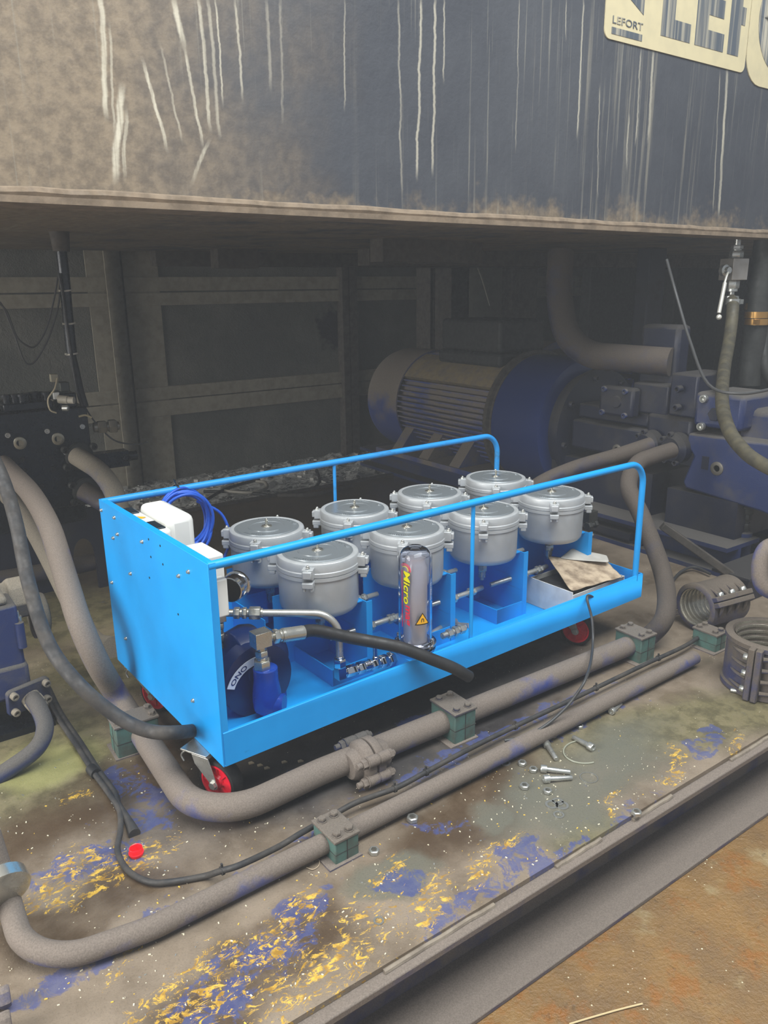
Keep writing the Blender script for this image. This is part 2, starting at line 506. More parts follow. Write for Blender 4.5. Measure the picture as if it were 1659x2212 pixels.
# base plate: dust, wet oil, blue paint, flaking yellow
def base_mat():
    m = Mt('oily_base_plate', '#6f6558', .4)
    w = m.warp(.16, 7, 5); w2 = m.warp(.05, 30, 4)
    def P(px, py): p = at(px, py, 0); return (p.x, p.y)
    def B(px, py, rx, ry, rot=0, edge=.4): return m.blob(P(px, py), rx, ry, rot, edge, vec=w)
    n1 = m.noise(4, 6, .65); n2 = m.noise(40, 4, .6); n3 = m.noise(14, 6, .7)
    c = m.mix(m.mr(n1, .35, .65), '#857766', '#6a5d4d')
    # back of the plate: brown wet
    Y = m.sep(m.pos())[1]
    c = m.mix(m.mr(Y, .9, 2.2), c, m.mix(m.mr(n1, .3, .7), '#5d4c36', '#453726'))
    # olive dusty/wet region left and right
    ol = m.maxs([B(60, 1640, .25, .3), B(300, 1420, .4, .25), B(1480, 1560, .5, .12, -.3), B(1270, 1790, .09, .045), B(120, 1330, .3, .3)])
    c = m.mix(m.ma('MULTIPLY', ol, m.mr(n3, .3, .62, .45, 1)), c, m.mix(m.mr(n3, .4, .6), '#78724f', '#5b553e'))
    hi = B(90, 1650, .15, .1)
    c = m.mix(m.ma('MULTIPLY', hi, .6), c, '#a09d63')
    # dark brown oil
    br = m.maxs([B(250, 1700, .4, .12, .2), B(620, 2040, .16, .09, .3), B(480, 2180, .12, .07), B(200, 1960, .2, .07), B(1020, 1750, .3, .1, .2), B(1450, 1760, .15, .06)])
    c = m.mix(m.ma('MULTIPLY', br, m.mr(n1, .3, .6, .5, 1)), c, '#4b3c2c')
    # grey-green wet film
    gr = m.maxs([B(1300, 1650, .28, .12, .1), B(1210, 1720, .2, .12), B(860, 1890, .11, .07, 0, .2), B(1050, 1760, .05, .05)])
    c = m.mix(m.ma('MULTIPLY', gr, m.mr(n1, .25, .6, .5, .9)), c, '#67665a')
    wet_shade = B(900, 1560, .75, .22, .02, .3)  # wet dark plate, with the shade under the trolley painted in
    c = m.mix(m.ma('MULTIPLY', wet_shade, m.mr(n1, .2, .5, .6, .85)), c, '#26282e')
    c = m.mix(m.mr(m.noise(260, 3, .7), .52, .72, 0, .35), c, '#3c332a')
    # blue paint showing
    bl = m.maxs([B(330, 1740, .09, .1), B(270, 1690, .06, .1), B(350, 1985, .4, .03, .1), B(530, 2110, .2, .06, .3), B(1130, 1850, .1, .06, .2), B(960, 1780, .03, .09, .8), B(880, 1575, .5, .03), B(1070, 1590, .5, .028), B(1250, 1560, .3, .03),
                 B(1000, 1960, .12, .025, .2), B(1230, 1830, .3, .02), B(890, 1900, .06, .05), B(1530, 1600, .12, .03, .2), B(640, 1960, .1, .04), B(950, 2010, .1, .03), B(130, 1870, .1, .05), B(240, 1850, .1, .06)])
    c = m.mix(m.mr(m.ma('ADD', m.noise(17, 6, .72, .6), m.ma('MULTIPLY', bl, .2)), .65, .73, 0, .72), c, m.mix(m.mr(n2, .3, .7), '#34427a', '#4c557c'))
    # yellow flakes
    ye = m.maxs([B(200, 1890, .24, .075, .05, .5), B(150, 1860, .1, .05), B(620, 1990, .16, .05, .5, .5), B(430, 2150, .22, .08, .3, .6), B(850, 1865, .075, .035, .5, .5), B(925, 1955, .12, .045, .5, .5), B(1040, 1880, .13, .035, .6, .6),
                 B(1090, 1820, .06, .03, 0, .6), B(160, 1720, .05, .02), B(280, 2070, .07, .02, .5), B(1340, 1725, .07, .015, .4), B(1460, 1640, .09, .02, .4), B(1600, 1610, .1, .02, .4), B(1450, 1675, .06, .02), B(700, 2080, .3, .1, .2, .8)])
    fl = m.noise(36, 7, .8, .9, vec=m.pos(), sc=(1, 1.6, 1))
    th = m.ma('ADD', fl, m.ma('MULTIPLY', ye, .218))
    yf = m.mr(th, .735, .765)
    c = m.mix(yf, c, m.mix(m.mr(n2, .35, .65), '#d6ae48', '#94702a'))
    # pale specks of grit
    v = m.nd('TexVoronoi', [('Vector', m.pos()), ('Scale', 75)]).outputs['Distance']
    sp = m.ma('MULTIPLY', m.mr(v, .10, .07), m.mr(m.noise(9, 3), .5, .6))
    c = m.mix(sp, c, '#d8cfb4')
    m.set('Base Color', c)
    wet = m.maxs([m.ma('MULTIPLY', gr, 1.), m.ma('MULTIPLY', br, .8), m.mr(n1, .5, .62, 0, .6), m.mr(Y, .8, 1.6, 0, .85), m.ma('MULTIPLY', ol, .6)])
    m.set('Roughness', m.mr(wet, 0, 1, .62, .16))
    m.set('Specular IOR Level', .5)
    h = m.ma('ADD', m.ma('MULTIPLY', m.noise(150, 5, .7), .9), m.ma('ADD', n3, m.ma('MULTIPLY', yf, .5)))
    m.bump(h, .33, .004)
    return m


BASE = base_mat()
BEAM = dusty('dusty_beam_paint', '#3a3f66', '#7d7268', .3, .55, up=.25, sc=6)
WELD = simple('weld_bead', '#8a7f70', .8, nz=.6, dark='#5a5046', bump=.6, bs=120)


def ground_mat():
    m = Mt('wet_rusty_concrete', '#7a5a34', .3)
    n1 = m.noise(3, 6, .65); n2 = m.noise(50, 4, .65); n3 = m.noise(11, 5, .7)
    c = m.mix(m.mr(n1, .32, .66), '#8c6a3a', '#6e5638')
    c = m.mix(m.mr(n3, .52, .68, 0, .7), c, '#8a5518')
    c = m.mix(m.mr(m.noise(5, 5, .6, vec=m.warp(.1)), .58, .7, 0, .6), c, '#a0916c')
    c = m.mix(m.mr(n2, .6, .72, 0, .5), c, '#4d3b22')
    v = m.nd('TexVoronoi', [('Vector', m.pos()), ('Scale', 60)]).outputs['Distance']
    c = m.mix(m.ma('MULTIPLY', m.mr(v, .14, .08), m.mr(m.noise(6, 3), .5, .6)), c, '#e0d8b8')
    m.set('Base Color', c); m.set('Roughness', m.mr(n1, .35, .6, .3, .12))
    m.bump(m.ma('ADD', m.ma('MULTIPLY', m.noise(90, 5, .7), 1.1), n3), .6, .008)
    return m


GRND = ground_mat()


def scrap_mat():
    m = Mt('scrap_strewn_ground', '#8f8d86', .35)
    n = m.noise(28, 7, .75, .8); n1 = m.noise(4, 4)
    c = m.mix(m.mr(n, .42, .58), '#5a5853', '#ecebe4')
    c = m.mix(m.mr(n1, .45, .65, 0, .7), c, '#c9c7c0')
    m.set('Base Color', c); m.bump(n, .8, .03); return m


SCRP = scrap_mat()
# ================================================================ SETTING
def st(o): o['kind'] = 'structure'; return o


PLY0, PLY1 = -0.47, 2.55
_pe = at(1350, 1770, 0); PLY0 = _pe.y
_be = at(740, 1045, 0); PLY1 = _be.y
GZ = -0.21
# the machine's base plate and its edge beam
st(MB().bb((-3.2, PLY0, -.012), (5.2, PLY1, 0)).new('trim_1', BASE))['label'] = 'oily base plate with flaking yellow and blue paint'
mb = MB()
y0 = PLY0 - .012
mb.bb((-3.2, y0 - .014, -.030), (5.2, y0 + .13, -.013))             # upper flange, a little proud of the plate
_jy = at(1359, 1884, GZ + .014).y; print('beam', y0, _jy, at(1359, 1967, GZ + .014).y)
mb.bb((-3.2, y0 + .085, GZ + .012), (5.2, y0 + .10, -.028))        # web
_lf = at(1359, 1967, GZ + .014).y
mb.bb((-3.2, min(_lf, y0 - .03), GZ), (5.2, y0 + .14, GZ + .014))   # lower flange
b = mb.new('trim_2', BEAM, bev=.003); st(b)['label'] = 'steel edge beam under the base plate'
mb = MB()
x = -1.2
while x < 4:
    L = random.uniform(.12, .3)
    P = [Vector((x + L * k / 8, PLY0 - .003 + random.uniform(-.0015, .0015), -.012 + random.uniform(-.001, .001))) for k in range(9)]
    mb.sweep(P, lambda t: .0062, 8); x += L + random.uniform(.08, .3)
st(mb.new('trim_3', WELD))['label'] = 'stitch weld beads along the plate edge'
# shop floor in front, scrap-strewn ground behind
st(MB().bb((-9, -9, GZ - .1), (9, PLY1 - .3, GZ)).new('floor', GRND))
def uneven(x0, x1, y0, y1, z, amp, nx, ny, name, m):
    bm = bmesh.new(); V = []
    for j in range(ny + 1):
        V.append([bm.verts.new((x0 + (x1 - x0) * i / nx, y0 + (y1 - y0) * j / ny, z + random.uniform(0, amp) * (random.random() ** 2))) for i in range(nx + 1)])
    for j in range(ny):
        for i in range(nx): bm.faces.new((V[j][i], V[j][i + 1], V[j + 1][i + 1], V[j + 1][i]))
    me = bpy.data.meshes.new(name); bm.to_mesh(me); bm.free(); me.materials.append(m.m)
    o = bpy.data.objects.new(name, me); COL.objects.link(o); return o
WY = PLY1 + 1.0
sg = uneven(-3.5, 7, PLY1 + .02, WY + .1, -.05, .05, 160, 18, 'scrap_ground', SCRP); st(sg)
mb = MB(); mb.bb((-3.2, PLY1 - .02, -.10), (5.2, PLY1 + .012, .012)); st(mb.new('trim_4', DARK2))

# back wall: plates, rails and posts
mb = MB(); mb.bb((-4, WY, -.1), (8, WY + .02, 3.2)); st(mb.new('wall_back', WALLM))
mb = MB(); mb.bb((6.4, -1.5, -.2), (6.45, WY, 3.2)); st(mb.new('wall_right', DARK))
zr = [atY(500, 600, WY).z, atY(500, 628, WY).z, atY(500, 657, WY).z]
for k, (py0, py1, px) in enumerate(((598, 627, 500), (630, 656, 500), (822, 848, 500), (850, 882, 500))):
    za = atY(px, py0, WY).z; zb = atY(px, py1, WY).z
    m_ = MB().bb((-4, WY - .035, zb), (8, WY, za)).new('trim_%d' % (5 + k), RIBM, bev=.004); st(m_)['label'] = 'horizontal stiffening rail of the back wall'
mb = MB(); xa = atY(250, 800, WY - .1).x; xb = atY(287, 800, WY - .1).x
mb.bb((xa, WY - .1, -.05), (xb, WY - .09, 3)); mb.bb((xb - .012, WY - .1, -.05), (xb, WY, 3)); mb.bb((xb - .2, WY - .02, -.05), (xb + .25, WY - .008, 3))
st(mb.new('trim_9', RIBM))['label'] = 'upright angle post of the back wall'
mb = MB(); xa = atY(744, 800, WY - .08).x; xb = atY(775, 800, WY - .08).x
mb.bb((xa, WY - .08, -.05), (xa + (xb - xa) * .4, WY, 3)); mb.bb((xa + (xb - xa) * .5, WY - .08, -.05), (xb, WY, 3))
st(mb.new('trim_10', DARK2))['label'] = 'dark double post of the back wall'
mb = MB(); xa = atY(935, 700, WY - .5).x; xb = atY(1012, 700, WY - .5).x
mb.bb((xa, WY - .5, -.05), (xb, WY - .47, 1.7)); mb.bb((xa, WY - .5, -.05), (xa + .02, WY - .3, 1.7)); mb.bb((xb - .02, WY - .5, -.05), (xb, WY - .3, 1.7))
st(mb.new('trim_11', DARK2))['label'] = 'wide steel column behind the motor'

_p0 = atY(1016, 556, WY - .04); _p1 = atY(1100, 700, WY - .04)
mb = MB(); mb.bb((_p0.x, WY - .037, .5), (_p1.x, WY - .035, 2.2)); st(mb.new('trim_12', simple('lit_wall_patch', '#8d897c', .8, nz=.3, dark='#6b675c')))['label'] = 'lit patch of the back wall, coloured paler, between two posts'  # paler sheet stands in for light falling on the wall

# overhead tank
TZ = atY(829, 468, TKY).z
tank = empty('overhead_tank', (0, TKY, TZ), 0, 'large grimy steel tank overhead, streaked with pale run marks, above the blue trolley', 'tank')
def tk(mb, name, m, **k):
    return mb.new(name, m, tank, (0, -TKY, -TZ), **k)
tkb = atY(0, 540, 2.9).z
tk(MB().bb((-3.4, TKY, TZ), (6.3, 3.05, TZ + 2.6)), 'tank_shell', TANK)
mb = MB(); mb.bb((-3.4, TKY - .03, TZ - .012), (6.3, TKY + .10, TZ + .004))
mb.sweep([Vector((-3.4 + .08 * i, TKY - .004 + random.uniform(-.002, .002), TZ + .012 + random.uniform(-.002, .003))) for i in range(120)], .014, 8)
tk(mb, 'bottom_flange', LIPM)
mb = MB()
for (px, w_, y_) in ((1150, .25, 1.5), (1280, .2, 1.6), (900, .12, 2.6)):
    p = at(px, 525, TZ - .05); mb.bb((p.x - w_, y_, TZ - .10), (p.x + w_, y_ + .1, TZ))
mb.bb((2.0, 2.3, TZ - .09), (6.2, 2.42, TZ)); mb.bb((1.0, 2.95, TZ - .08), (6.2, 3.05, TZ))
tk(mb, 'underside_beam', DARK2)
# sign plates on the tank face
def sx(px, py): p = atY(px, py, TKY); return p
c0 = sx(1303, 85); c1 = sx(1605, 160)
z0 = (sx(1330, 82).z + sx(1600, 163).z) / 2; x0 = c0.x; x1 = c1.x
def rrect(x0, x1, z0, z1, r, y, th, n=6):
    P = []
    for cx, cz, a0 in ((x1 - r, z0 + r, -90), (x1 - r, z1 - r, 0), (x0 + r, z1 - r, 90), (x0 + r, z0 + r, 180)):
        for k in range(n + 1):
            a = math.radians(a0 + 90 * k / n); P.append((cx + r * math.cos(a), y, cz + r * math.sin(a)))
    return MB().prism(P, (0, -th, 0))
sg = tk(rrect(x0, x1, z0, z0 + .62, .03, TKY, .004), 'sign_plate', SIGN); sg['label'] = 'cream sign plate with faded blue lettering'
sg2 = tk(rrect(x1 + .005, x1 + .9, z0 - .035, z0 + .62, .12, TKY, .004), 'sign_plate', SIGN); sg2['label'] = 'cream sign plate carrying the round letter'
def flatface(ox, oz):
    def f(x, y, d): return Vector((ox + x, TKY - .0055 - d, oz + y))
    return f
def zf(px, py): return sx(px, py).z
a = sx(1322, 30); b_ = sx(1385, 50)
hh = zf(1322, 27) - zf(1322, 44)
put_text('lettering', 'LEFORT', sx(1387, 50).x - a.x, hh, flatface(a.x, z0 + .052 + (0)), SIGT, sg, .0004, .004)
zb = z0 + .052
def fill(poly, name='lettering'):
    mb = MB(); mb.prism([(p[0], TKY - .0044, p[1]) for p in poly], (0, -.0009, 0)); o = mb.new(name, SIGT); o.parent = sg; return o
xL, xR = a.x - .002, sx(1387, 50).x
fill([(xL, zb - .034), (xR, zb - .034), (xR, zb - .012), (xL, zb - .012)], 'logo_bar')
fill([(xL, zb + .30), (xL, zb + .135), (xR, zb + .052), (xR, zb + .30)], 'logo_wedge')
# block letters L E F
def letter(kind, x, w, z, h, t):
    u = t * .8; m0, m1 = (h - u) / 2, (h + u) / 2
    B_ = {'L': [(0, 0), (w, 0), (w, u), (t, u), (t, h), (0, h)],
          'E': [(0, 0), (w, 0), (w, u), (t, u), (t, m0), (w * .94, m0), (w * .94, m1), (t, m1), (t, h - u), (w, h - u), (w, h), (0, h)],
          'F': [(0, 0), (t, 0), (t, m0), (w * .88, m0), (w * .88, m1), (t, m1), (t, h - u), (w, h - u), (w, h), (0, h)]}[kind]
    mb = MB(); mb.prism([(x + q[0], TKY - .0044, z + q[1]) for q in B_], (0, -.0009, 0))
    o = mb.new('lettering', SIGT); o.parent = sg; o['label'] = 'faded blue letter ' + kind
xl = sx(1424, 85).x; xe = sx(1497, 105).x; xf = sx(1567, 125).x; xe1 = sx(1558, 120).x; xf1 = sx(1625, 60).x
zl = z0 + .055; H_ = .30; T_ = (sx(1457, 90).x - xl) * .85
letter('L', xl, (sx(1487, 100).x - xl), zl, H_, T_); letter('E', xe, xe1 - xe, zl, H_, T_); letter('F', xf, (xf1 - xf) * .72, zl, H_, T_)
mb = MB(); xo = sx(1632, 90).x; n = 40; R1, R2 = .20, .12
O = [(xo + R1 + R1 * math.cos(2 * PI * i / n), zl + .17 + .2 * math.sin(2 * PI * i / n)) for i in range(n)]
I = [(xo + R1 + R2 * math.cos(2 * PI * i / n), zl + .17 + .13 * math.sin(2 * PI * i / n)) for i in range(n)]
ringp = O + [O[0]] + [I[0]] + I[::-1]
for a_, b__ in ((0, n // 2), (n // 2, n)):
    seg = O[a_:b__ + 1] if b__ < n else O[a_:] + [O[0]]
    seg2 = I[a_:b__ + 1] if b__ < n else I[a_:] + [I[0]]
    mb.prism([(q[0], TKY - .0046, q[1]) for q in seg + seg2[::-1]], (0, -.0008, 0))
o = mb.new('lettering', SIGT); o.parent = sg2; o['label'] = 'faded blue letter O'

# thin smoke haze hanging in the bay
HZ = bpy.data.materials.new('thin_haze'); HZ.use_nodes = True
_t = HZ.node_tree; _t.nodes.clear(); _o = _t.nodes.new('ShaderNodeOutputMaterial'); _v = _t.nodes.new('ShaderNodeVolumePrincipled')
_v.inputs['Density'].default_value = 0.0145; _v.inputs['Color'].default_value = (.93, .96, 1, 1); _v.inputs['Anisotropy'].default_value = 0.0
_t.links.new(_v.outputs[0], _o.inputs['Volume'])
hz = MB().prism([(-3.0, -3.0, GZ + .01), (-3.0, PLY1 - .3, GZ + .01), (-3.0, WY - .04, -.02), (-3.0, WY - .04, TZ - .001), (-3.0, TKY - .002, TZ - .001), (-3.0, TKY - .002, 3.2), (-3.0, -3.0, 3.2)], (9.3, 0, 0)).new('haze', HZ); tag(hz, 'thin bluish haze hanging in the air of the machine bay', 'haze', kind='stuff')
# ================================================================ THE BLUE FILTRATION TROLLEY  (coordinates in the trolley's own frame)
L_, W_, H_P, HL = 1.623, .70, .50, .088
LZ = HC + HL                     # top of the tray lip
PZ = HC + H_P                    # top of the end panel
RZ = HC + .4917                  # centre line of the rails
cart = empty('filtration_trolley', (0, 0, 0), TH, 'bright blue four-wheeled filtration trolley carrying eight silver canisters, on the oily base plate', 'trolley')
FL = HC + .004
mb = MB()
mb.bb((0, 0, HC), (L_, W_, FL))
mb.new('tray', BLUE, cart, bev=.0012)
mb = MB()
mb.bb((.002, 0, HC), (L_, .003, LZ)); mb.bb((.002, W_ - .003, HC), (L_, W_, LZ)); mb.bb((L_ - .003, 0, HC), (L_, W_, LZ))
mb.bb((.002, 0, LZ - .003), (L_, .006, LZ)); mb.bb((.002, W_ - .006, LZ - .003), (L_, W_, LZ))
mb.new('tray_lip', BLUE, cart, bev=.001)
pan = MB().bb((-.003, 0, HC), (0, W_, PZ)).new('end_panel', BLUE, cart, bev=.0008)
mb = MB(); mb.bb((-.001, W_ - .018, HC + .01), (.012, W_ - .002, PZ - .003)); mb.bb((0, .001, HC + .003), (.016, .004, PZ - .002)); mb.bb((0, 0.002, PZ - .004), (.016, W_ - .002, PZ - .001))
mb.new('panel_fold', BLUE, cart)
# fasteners on the panel, at the places the photo shows
for px, py in ((220, 1102), (248, 1118), (255, 1154), (246, 1162), (308, 1170), (283, 1239), (243, 1258), (387, 1244), (408, 1235), (273, 1379), (418, 1513)):
    p = cX(px, py, -.003); mb = MB(); mb.rev(p, (-1, 0, 0), [(0, .0055), (.0015, .0055), (.0035, .004), (.004, 0)], 12); mb.hexa(p + Vector((-.001, 0, 0)), p + Vector((-.006, 0, 0)), .0038)
    mb.new('panel_bolt', ZINC, pan)
for px, py in ((321, 1165), (346, 1179), (326, 1203), (352, 1219), (323, 1248), (385, 1327)):
    p = cX(px, py, -.0032); MB().cyl(p, p + Vector((-.0006, 0, 0)), .003, n=12).new('panel_hole', BLKP, pan)

# handrails
def rail(Y, m, mid):
    z = RZ; e = 1.590
    P = fil([(.0, Y, z), (e, Y, z), (e, Y, LZ - .02)], .075, 10)
    r = MB().sweep(dens(P, .12), .0105, 16).new('hand_rail', m, cart)
    mb = MB(); mb.cyl((mid, Y, z), (mid, Y, LZ - .03), .0058, n=14)
    mb.new('rail_post', m, cart); return r
rail(.010, BLUE, .794).data.name = 'rail'
rail(W_ - .010, RAILB, .794)['label'] = 'grimy rail on the far side'

# canisters ----------------------------------------------------------------
CB, CT = .343, .455              # body bottom, parting line
CBz, CTz, CL = HC + .205, HC + .322, HC + .370
def make_canister():
    r = .111
    o = MB().rev((0, 0, 0), (0, 0, 1), [(CBz, 0), (CBz, r - .016), (CBz + .004, r - .008), (CBz + .012, r - .002), (CBz + .022, r), (CTz - .006, r + .001), (CTz - .004, r + .0045), (CTz + .006, r + .0045), (CTz + .0065, r + .002)], 56, cap=(False, True)).new('filter_canister', SILV, cart)
    mb = MB()
    mb.rev((0, 0, 0), (0, 0, 1), [(CTz + .007, r), (CTz + .0075, r + .0048), (CTz + .019, r + .0048), (CTz + .020, r + .003), (CL - .009, r + .003), (CL - .003, r + .001), (CL, r - .006), (CL - .0015, r - .012), (CL - .003, r - .014), (CL - .001, .06), (CL, 0)], 56, cap=(True, False))
    for i in range(4):
        a = math.radians(45 + 90 * i); c, s = math.cos(a), math.sin(a)
        mb.box((c * (r + .008), s * (r + .008), CTz + .024), (.030, .030, .028), rz=a)
    lid = mb.new('lid', SILV, o, bev=.0022)
    mb = MB().rev((0, 0, 0), (0, 0, 1), [(CL - .0022, r - .0125), (CL - .0008, .06), (CL + .0006, .0)], 56)
    mb.new('lid_plate', LIDM, lid)
    # raised ring segment and the worn raised marks around the rim
    mb = MB()
    P = [Vector((math.cos(t) * .055, math.sin(t) * .055, CL + .0004)) for t in [math.radians(150 + 5 * k) for k in range(27)]]
    mb.sweep(P, .0016, 6)
    for a0, a1 in ((-20, 78), (190, 236)):
        a = a0
        while a < a1:
            t = math.radians(a); w = random.choice((.0018, .0022, .003))
            for q in (-.0034, 0, .0034):
                if random.random() < .72: mb.box((math.cos(t) * (.0835 + q), math.sin(t) * (.0835 + q), CL + .0002), (.0016, .0048, .0022), rz=t)
            if random.random() < .7: mb.box((math.cos(t + .02) * .0835, math.sin(t + .02) * .0835, CL + .0002), (.0085, .0014, .0022), rz=t)
            a += 4.6
    mb.rev((math.cos(-.32) * .087, math.sin(-.32) * .087, CL), (0, 0, 1), [(-.002, .008), (.0022, .007), (.0022, 0)], 16)
    mb.rev((0, 0, CL - .003), (0, 0, 1), [(0, .052), (.0032, .054), (.0032, .091), (0, .093)], 40, cap=(False, False))
    mb.new('raised_rim', LIDM, lid)
    mb = MB(); fit(mb, (0, 0, CL), (0, 0, 1), [('c', .003, .016), ('c', .002, .010), ('c', .012, .0042), ('h', .004, .0055), ('c', .004, .003)])
    mb.new('vent_stem', NICK, lid)
    for i in range(4):
        a = math.radians(45 + 90 * i); c, s = math.cos(a), math.sin(a); M = Matrix.Rotation(a, 3, 'Z')
        mb = MB(); q = r + .016
        mb.box((c * q, s * q, CTz - .005), (.028, .030, .016), rz=a)
        for k in (-1, 1): mb.box(Vector((c * q, s * q, CTz - .017)) + M @ Vector((.002, k * .0105, 0)), (.018, .008, .012), rz=a)
        mb.box((c * (q + .002), s * (q + .002), CTz + .024), (.026, .024, .020), rz=a)
        cp = mb.new('clamp_lug', SILV, o, bev=.0022)
        mb = MB(); p = (c * (q - .001), s * (q - .001), CTz + .034)
        fit(mb, p, (0, 0, 1), [('c', .002, .0085), ('h', .006, .0065), ('c', .004, .0035)]); mb.ball((p[0], p[1], p[2] + .0095), .0045, 10)
        mb.new('lid_nut', ZINC, cp)
    # outlet below
    mb = MB(); fit(mb, (0, 0, CBz + .004), (0, 0, -1), [('c', .014, .018), ('c', .02, .011), ('h', .022, .0155), ('c', .022, .012), ('c', .01, .007)])
    mb.new('outlet_fitting', ZINC, o)
    mb = MB(); fit(mb, (.042, -.018, CBz + .004), (0, 0, -1), [('h', .02, .010), ('c', .012, .006)]); mb.new('drain_plug', BRAS, o)
    # bracket: upright flanged plate behind and a low front plate
    mb = MB(); zt = CBz + .02
    mb.bb((.088, -.10, FL), (.091, .10, zt)); mb.bb((.088, -.103, FL), (.108, -.100, zt)); mb.bb((.088, .10, FL), (.108, .103, zt))
    mb.bb((-.03, -.103, FL), (.09, -.100, FL + .05)); mb.bb((-.033, -.103, FL), (-.03, .10, FL + .05)); mb.bb((-.095, .097, FL), (.09, .10, zt))
    mb.bb((-.02, -.085, zt - .004), (.09, .09, zt - .001) )
    mb.new('canister_bracket', BLUE, o)
    return o
pos = [(.435 + .0 + .327 * i, .255) for i in range(4)] + [(.437 + .330 * i, .537) for i in range(4)]
# lid height is HC + .37 here: re-read each centre from its spindle
spn = [(686, 1188), (879, 1138), (1045, 1098), (1192, 1062), (576, 1137), (766, 1096), (928, 1061), (1071, 1029)]
can = make_canister()
names = ['front row canister nearest the blue panel', 'front row canister behind the clear magnetic filter bowl', 'front row canister behind the rail post', 'front row canister at the far end beside the oily carton',
         'back row canister nearest the blue panel', 'second back row canister from the panel', 'third back row canister from the panel', 'back row canister furthest from the panel']
for i, q in enumerate(spn):
    p = cZ(q[0], q[1], CL); o = can if i == 0 else dup(can, cart)
    o.location = (p.x, p.y, 0); o['label'] = 'silver ' + names[i]
    o['group'] = 'silver canisters on the trolley'
# manifold tubes between canisters
def tubeobj(name, P, r, m, parent, rad=.03, n=14):
    return MB().sweep(dens(fil(P, rad, 6), .08), r, n).new(name, m, parent)
for px_, Y in ((0, .255), (1, .255), (2, .255), (0, .537), (1, .537), (2, .537)):
    x = cZ(*spn[px_], CL).x
    tubeobj('link_tube', [(x + .02, Y - .02, FL + .10), (x + .13, Y - .06, FL + .12), (x + .21, Y - .06, FL + .12), (x + .30, Y - .02, FL + .10)], .0085, STEEL, cart)
    tubeobj('link_tube', [(x + .10, Y + .03, FL + .165), (x + .23, Y + .03, FL + .165)], .008, STEEL, cart)
    mb = MB(); fit(mb, (x + .112, Y - .062, FL + .12), (1, 0, 0), [('h', .016, .014), ('c', .005, .011), ('h', .012, .015)]); fit(mb, (x + .20, Y - .06, FL + .12), (1, 0, 0), [('h', .014, .0145), ('c', .005, .012), ('h', .010, .013)])
    fit(mb, (x + .155, Y + .03, FL + .165), (1, 0, 0), [('h', .014, .013), ('c', .005, .010), ('h', .014, .013)]); mb.new('tube_union', ZINC, cart)
# long return tube low along the tray, to the magnetic filter
tubeobj('return_tube', [cY(1015, 1352, .10), cY(985, 1350, .17), (.93, .22, FL + .03), (.62, .14, FL + .03)], .0085, STEEL, cart)
p = cY(1005, 1355, .09); mb = MB(); fit(mb, p, (-1, 0, -.02), [('c', .006, .0095), ('h', .020, .0155), ('c', .008, .012), ('h', .014, .016), ('c', .008, .011), ('h', .018, .0145), ('c', .02, .010)]); mb.new('filter_union', ZINC, cart)

# far end valve
mb = MB(); p = cY(1275, 1135, .255); fit(mb, p - Vector((.02, 0, 0)), (1, 0, 0), [('h', .02, .016), ('c', .02, .010), ('h', .015, .015)]); mb.box(p + Vector((.01, .01, .03)), (.05, .03, .045)); mb.new('end_valve', DARK, cart, bev=.003)
mb = MB(); p = cY(1262, 1160, .25); fit(mb, p, (1, -.1, .1), [('c', .03, .008), ('h', .01, .011)]); mb.new('end_union', ZINC, cart)

# magnetic filter in its clear bowl ---------------------------------------
mp = cY(897, 1390, .062); MX, MY, MZ = mp.x, mp.y, LZ + .014
bt = cY(887, 1182, .062).z
bh = bt - MZ
R0 = .0475
mg = MB().rev((MX, MY, MZ), (0, 0, 1), [(-.012, .058), (.0, .058), (.004, .054), (.010, .0535), (.014, R0), (bh * .5, R0), (bh - .03, R0 - .001), (bh - .018, R0 - .005), (bh - .008, R0 - .013), (bh - .003, R0 - .024), (bh, .018), (bh - .003, .012), (bh - .004, 0)], 48, cap=(False, False)); _b = mg; _b.rev((MX, MY, MZ), (0, 0, 1), [(-.012, .058), (-.012, R0 - .005), (bh * .5, R0 - .0045), (bh - .032, R0 - .0055), (bh - .022, R0 - .009), (bh - .012, R0 - .018), (bh - .009, .012), (bh - .009, 0)], 48, cap=(False, False)); mg = _b.new('filter_bowl', GLS, cart)
mg['label'] = 'clear plastic bowl of the magnetic filter'
mb = MB(); mb.rev((MX, MY, MZ), (0, 0, 1), [(.0, .024), (.01, .0335), (bh - .055, .0335), (bh - .045, .028), (bh - .030, .028), (bh - .028, .012), (bh - .026, 0)], 40); mb.new('magnet_core', simple('brushed_core', '#dcd6d2', .25, .45), cart)
mb = MB(); mb.rev((MX, MY, MZ), (0, 0, 1), [(-.030, .045), (-.028, .052), (-.013, .054), (-.012, .05)], 32); mb.bb((MX - .05, MY - .035, FL), (MX + .05, MY + .05, MZ - .028)); mb.new('filter_base', BLUE, cart)
mb = MB(); mb.rev((MX, MY, MZ), (0, 0, 1), [(.0, .055), (.0005, .0595), (.006, .0595), (.0065, .055)], 48)
for k in range(4):
    a = .5 + k * PI / 2; mb.rev((MX + .052 * math.cos(a), MY + .052 * math.sin(a), MZ), (0, 0, 1), [(.0, .005), (.018, .005), (.022, .003), (.023, 0)], 10)
mb.new('bowl_collar', CHRO, cart)
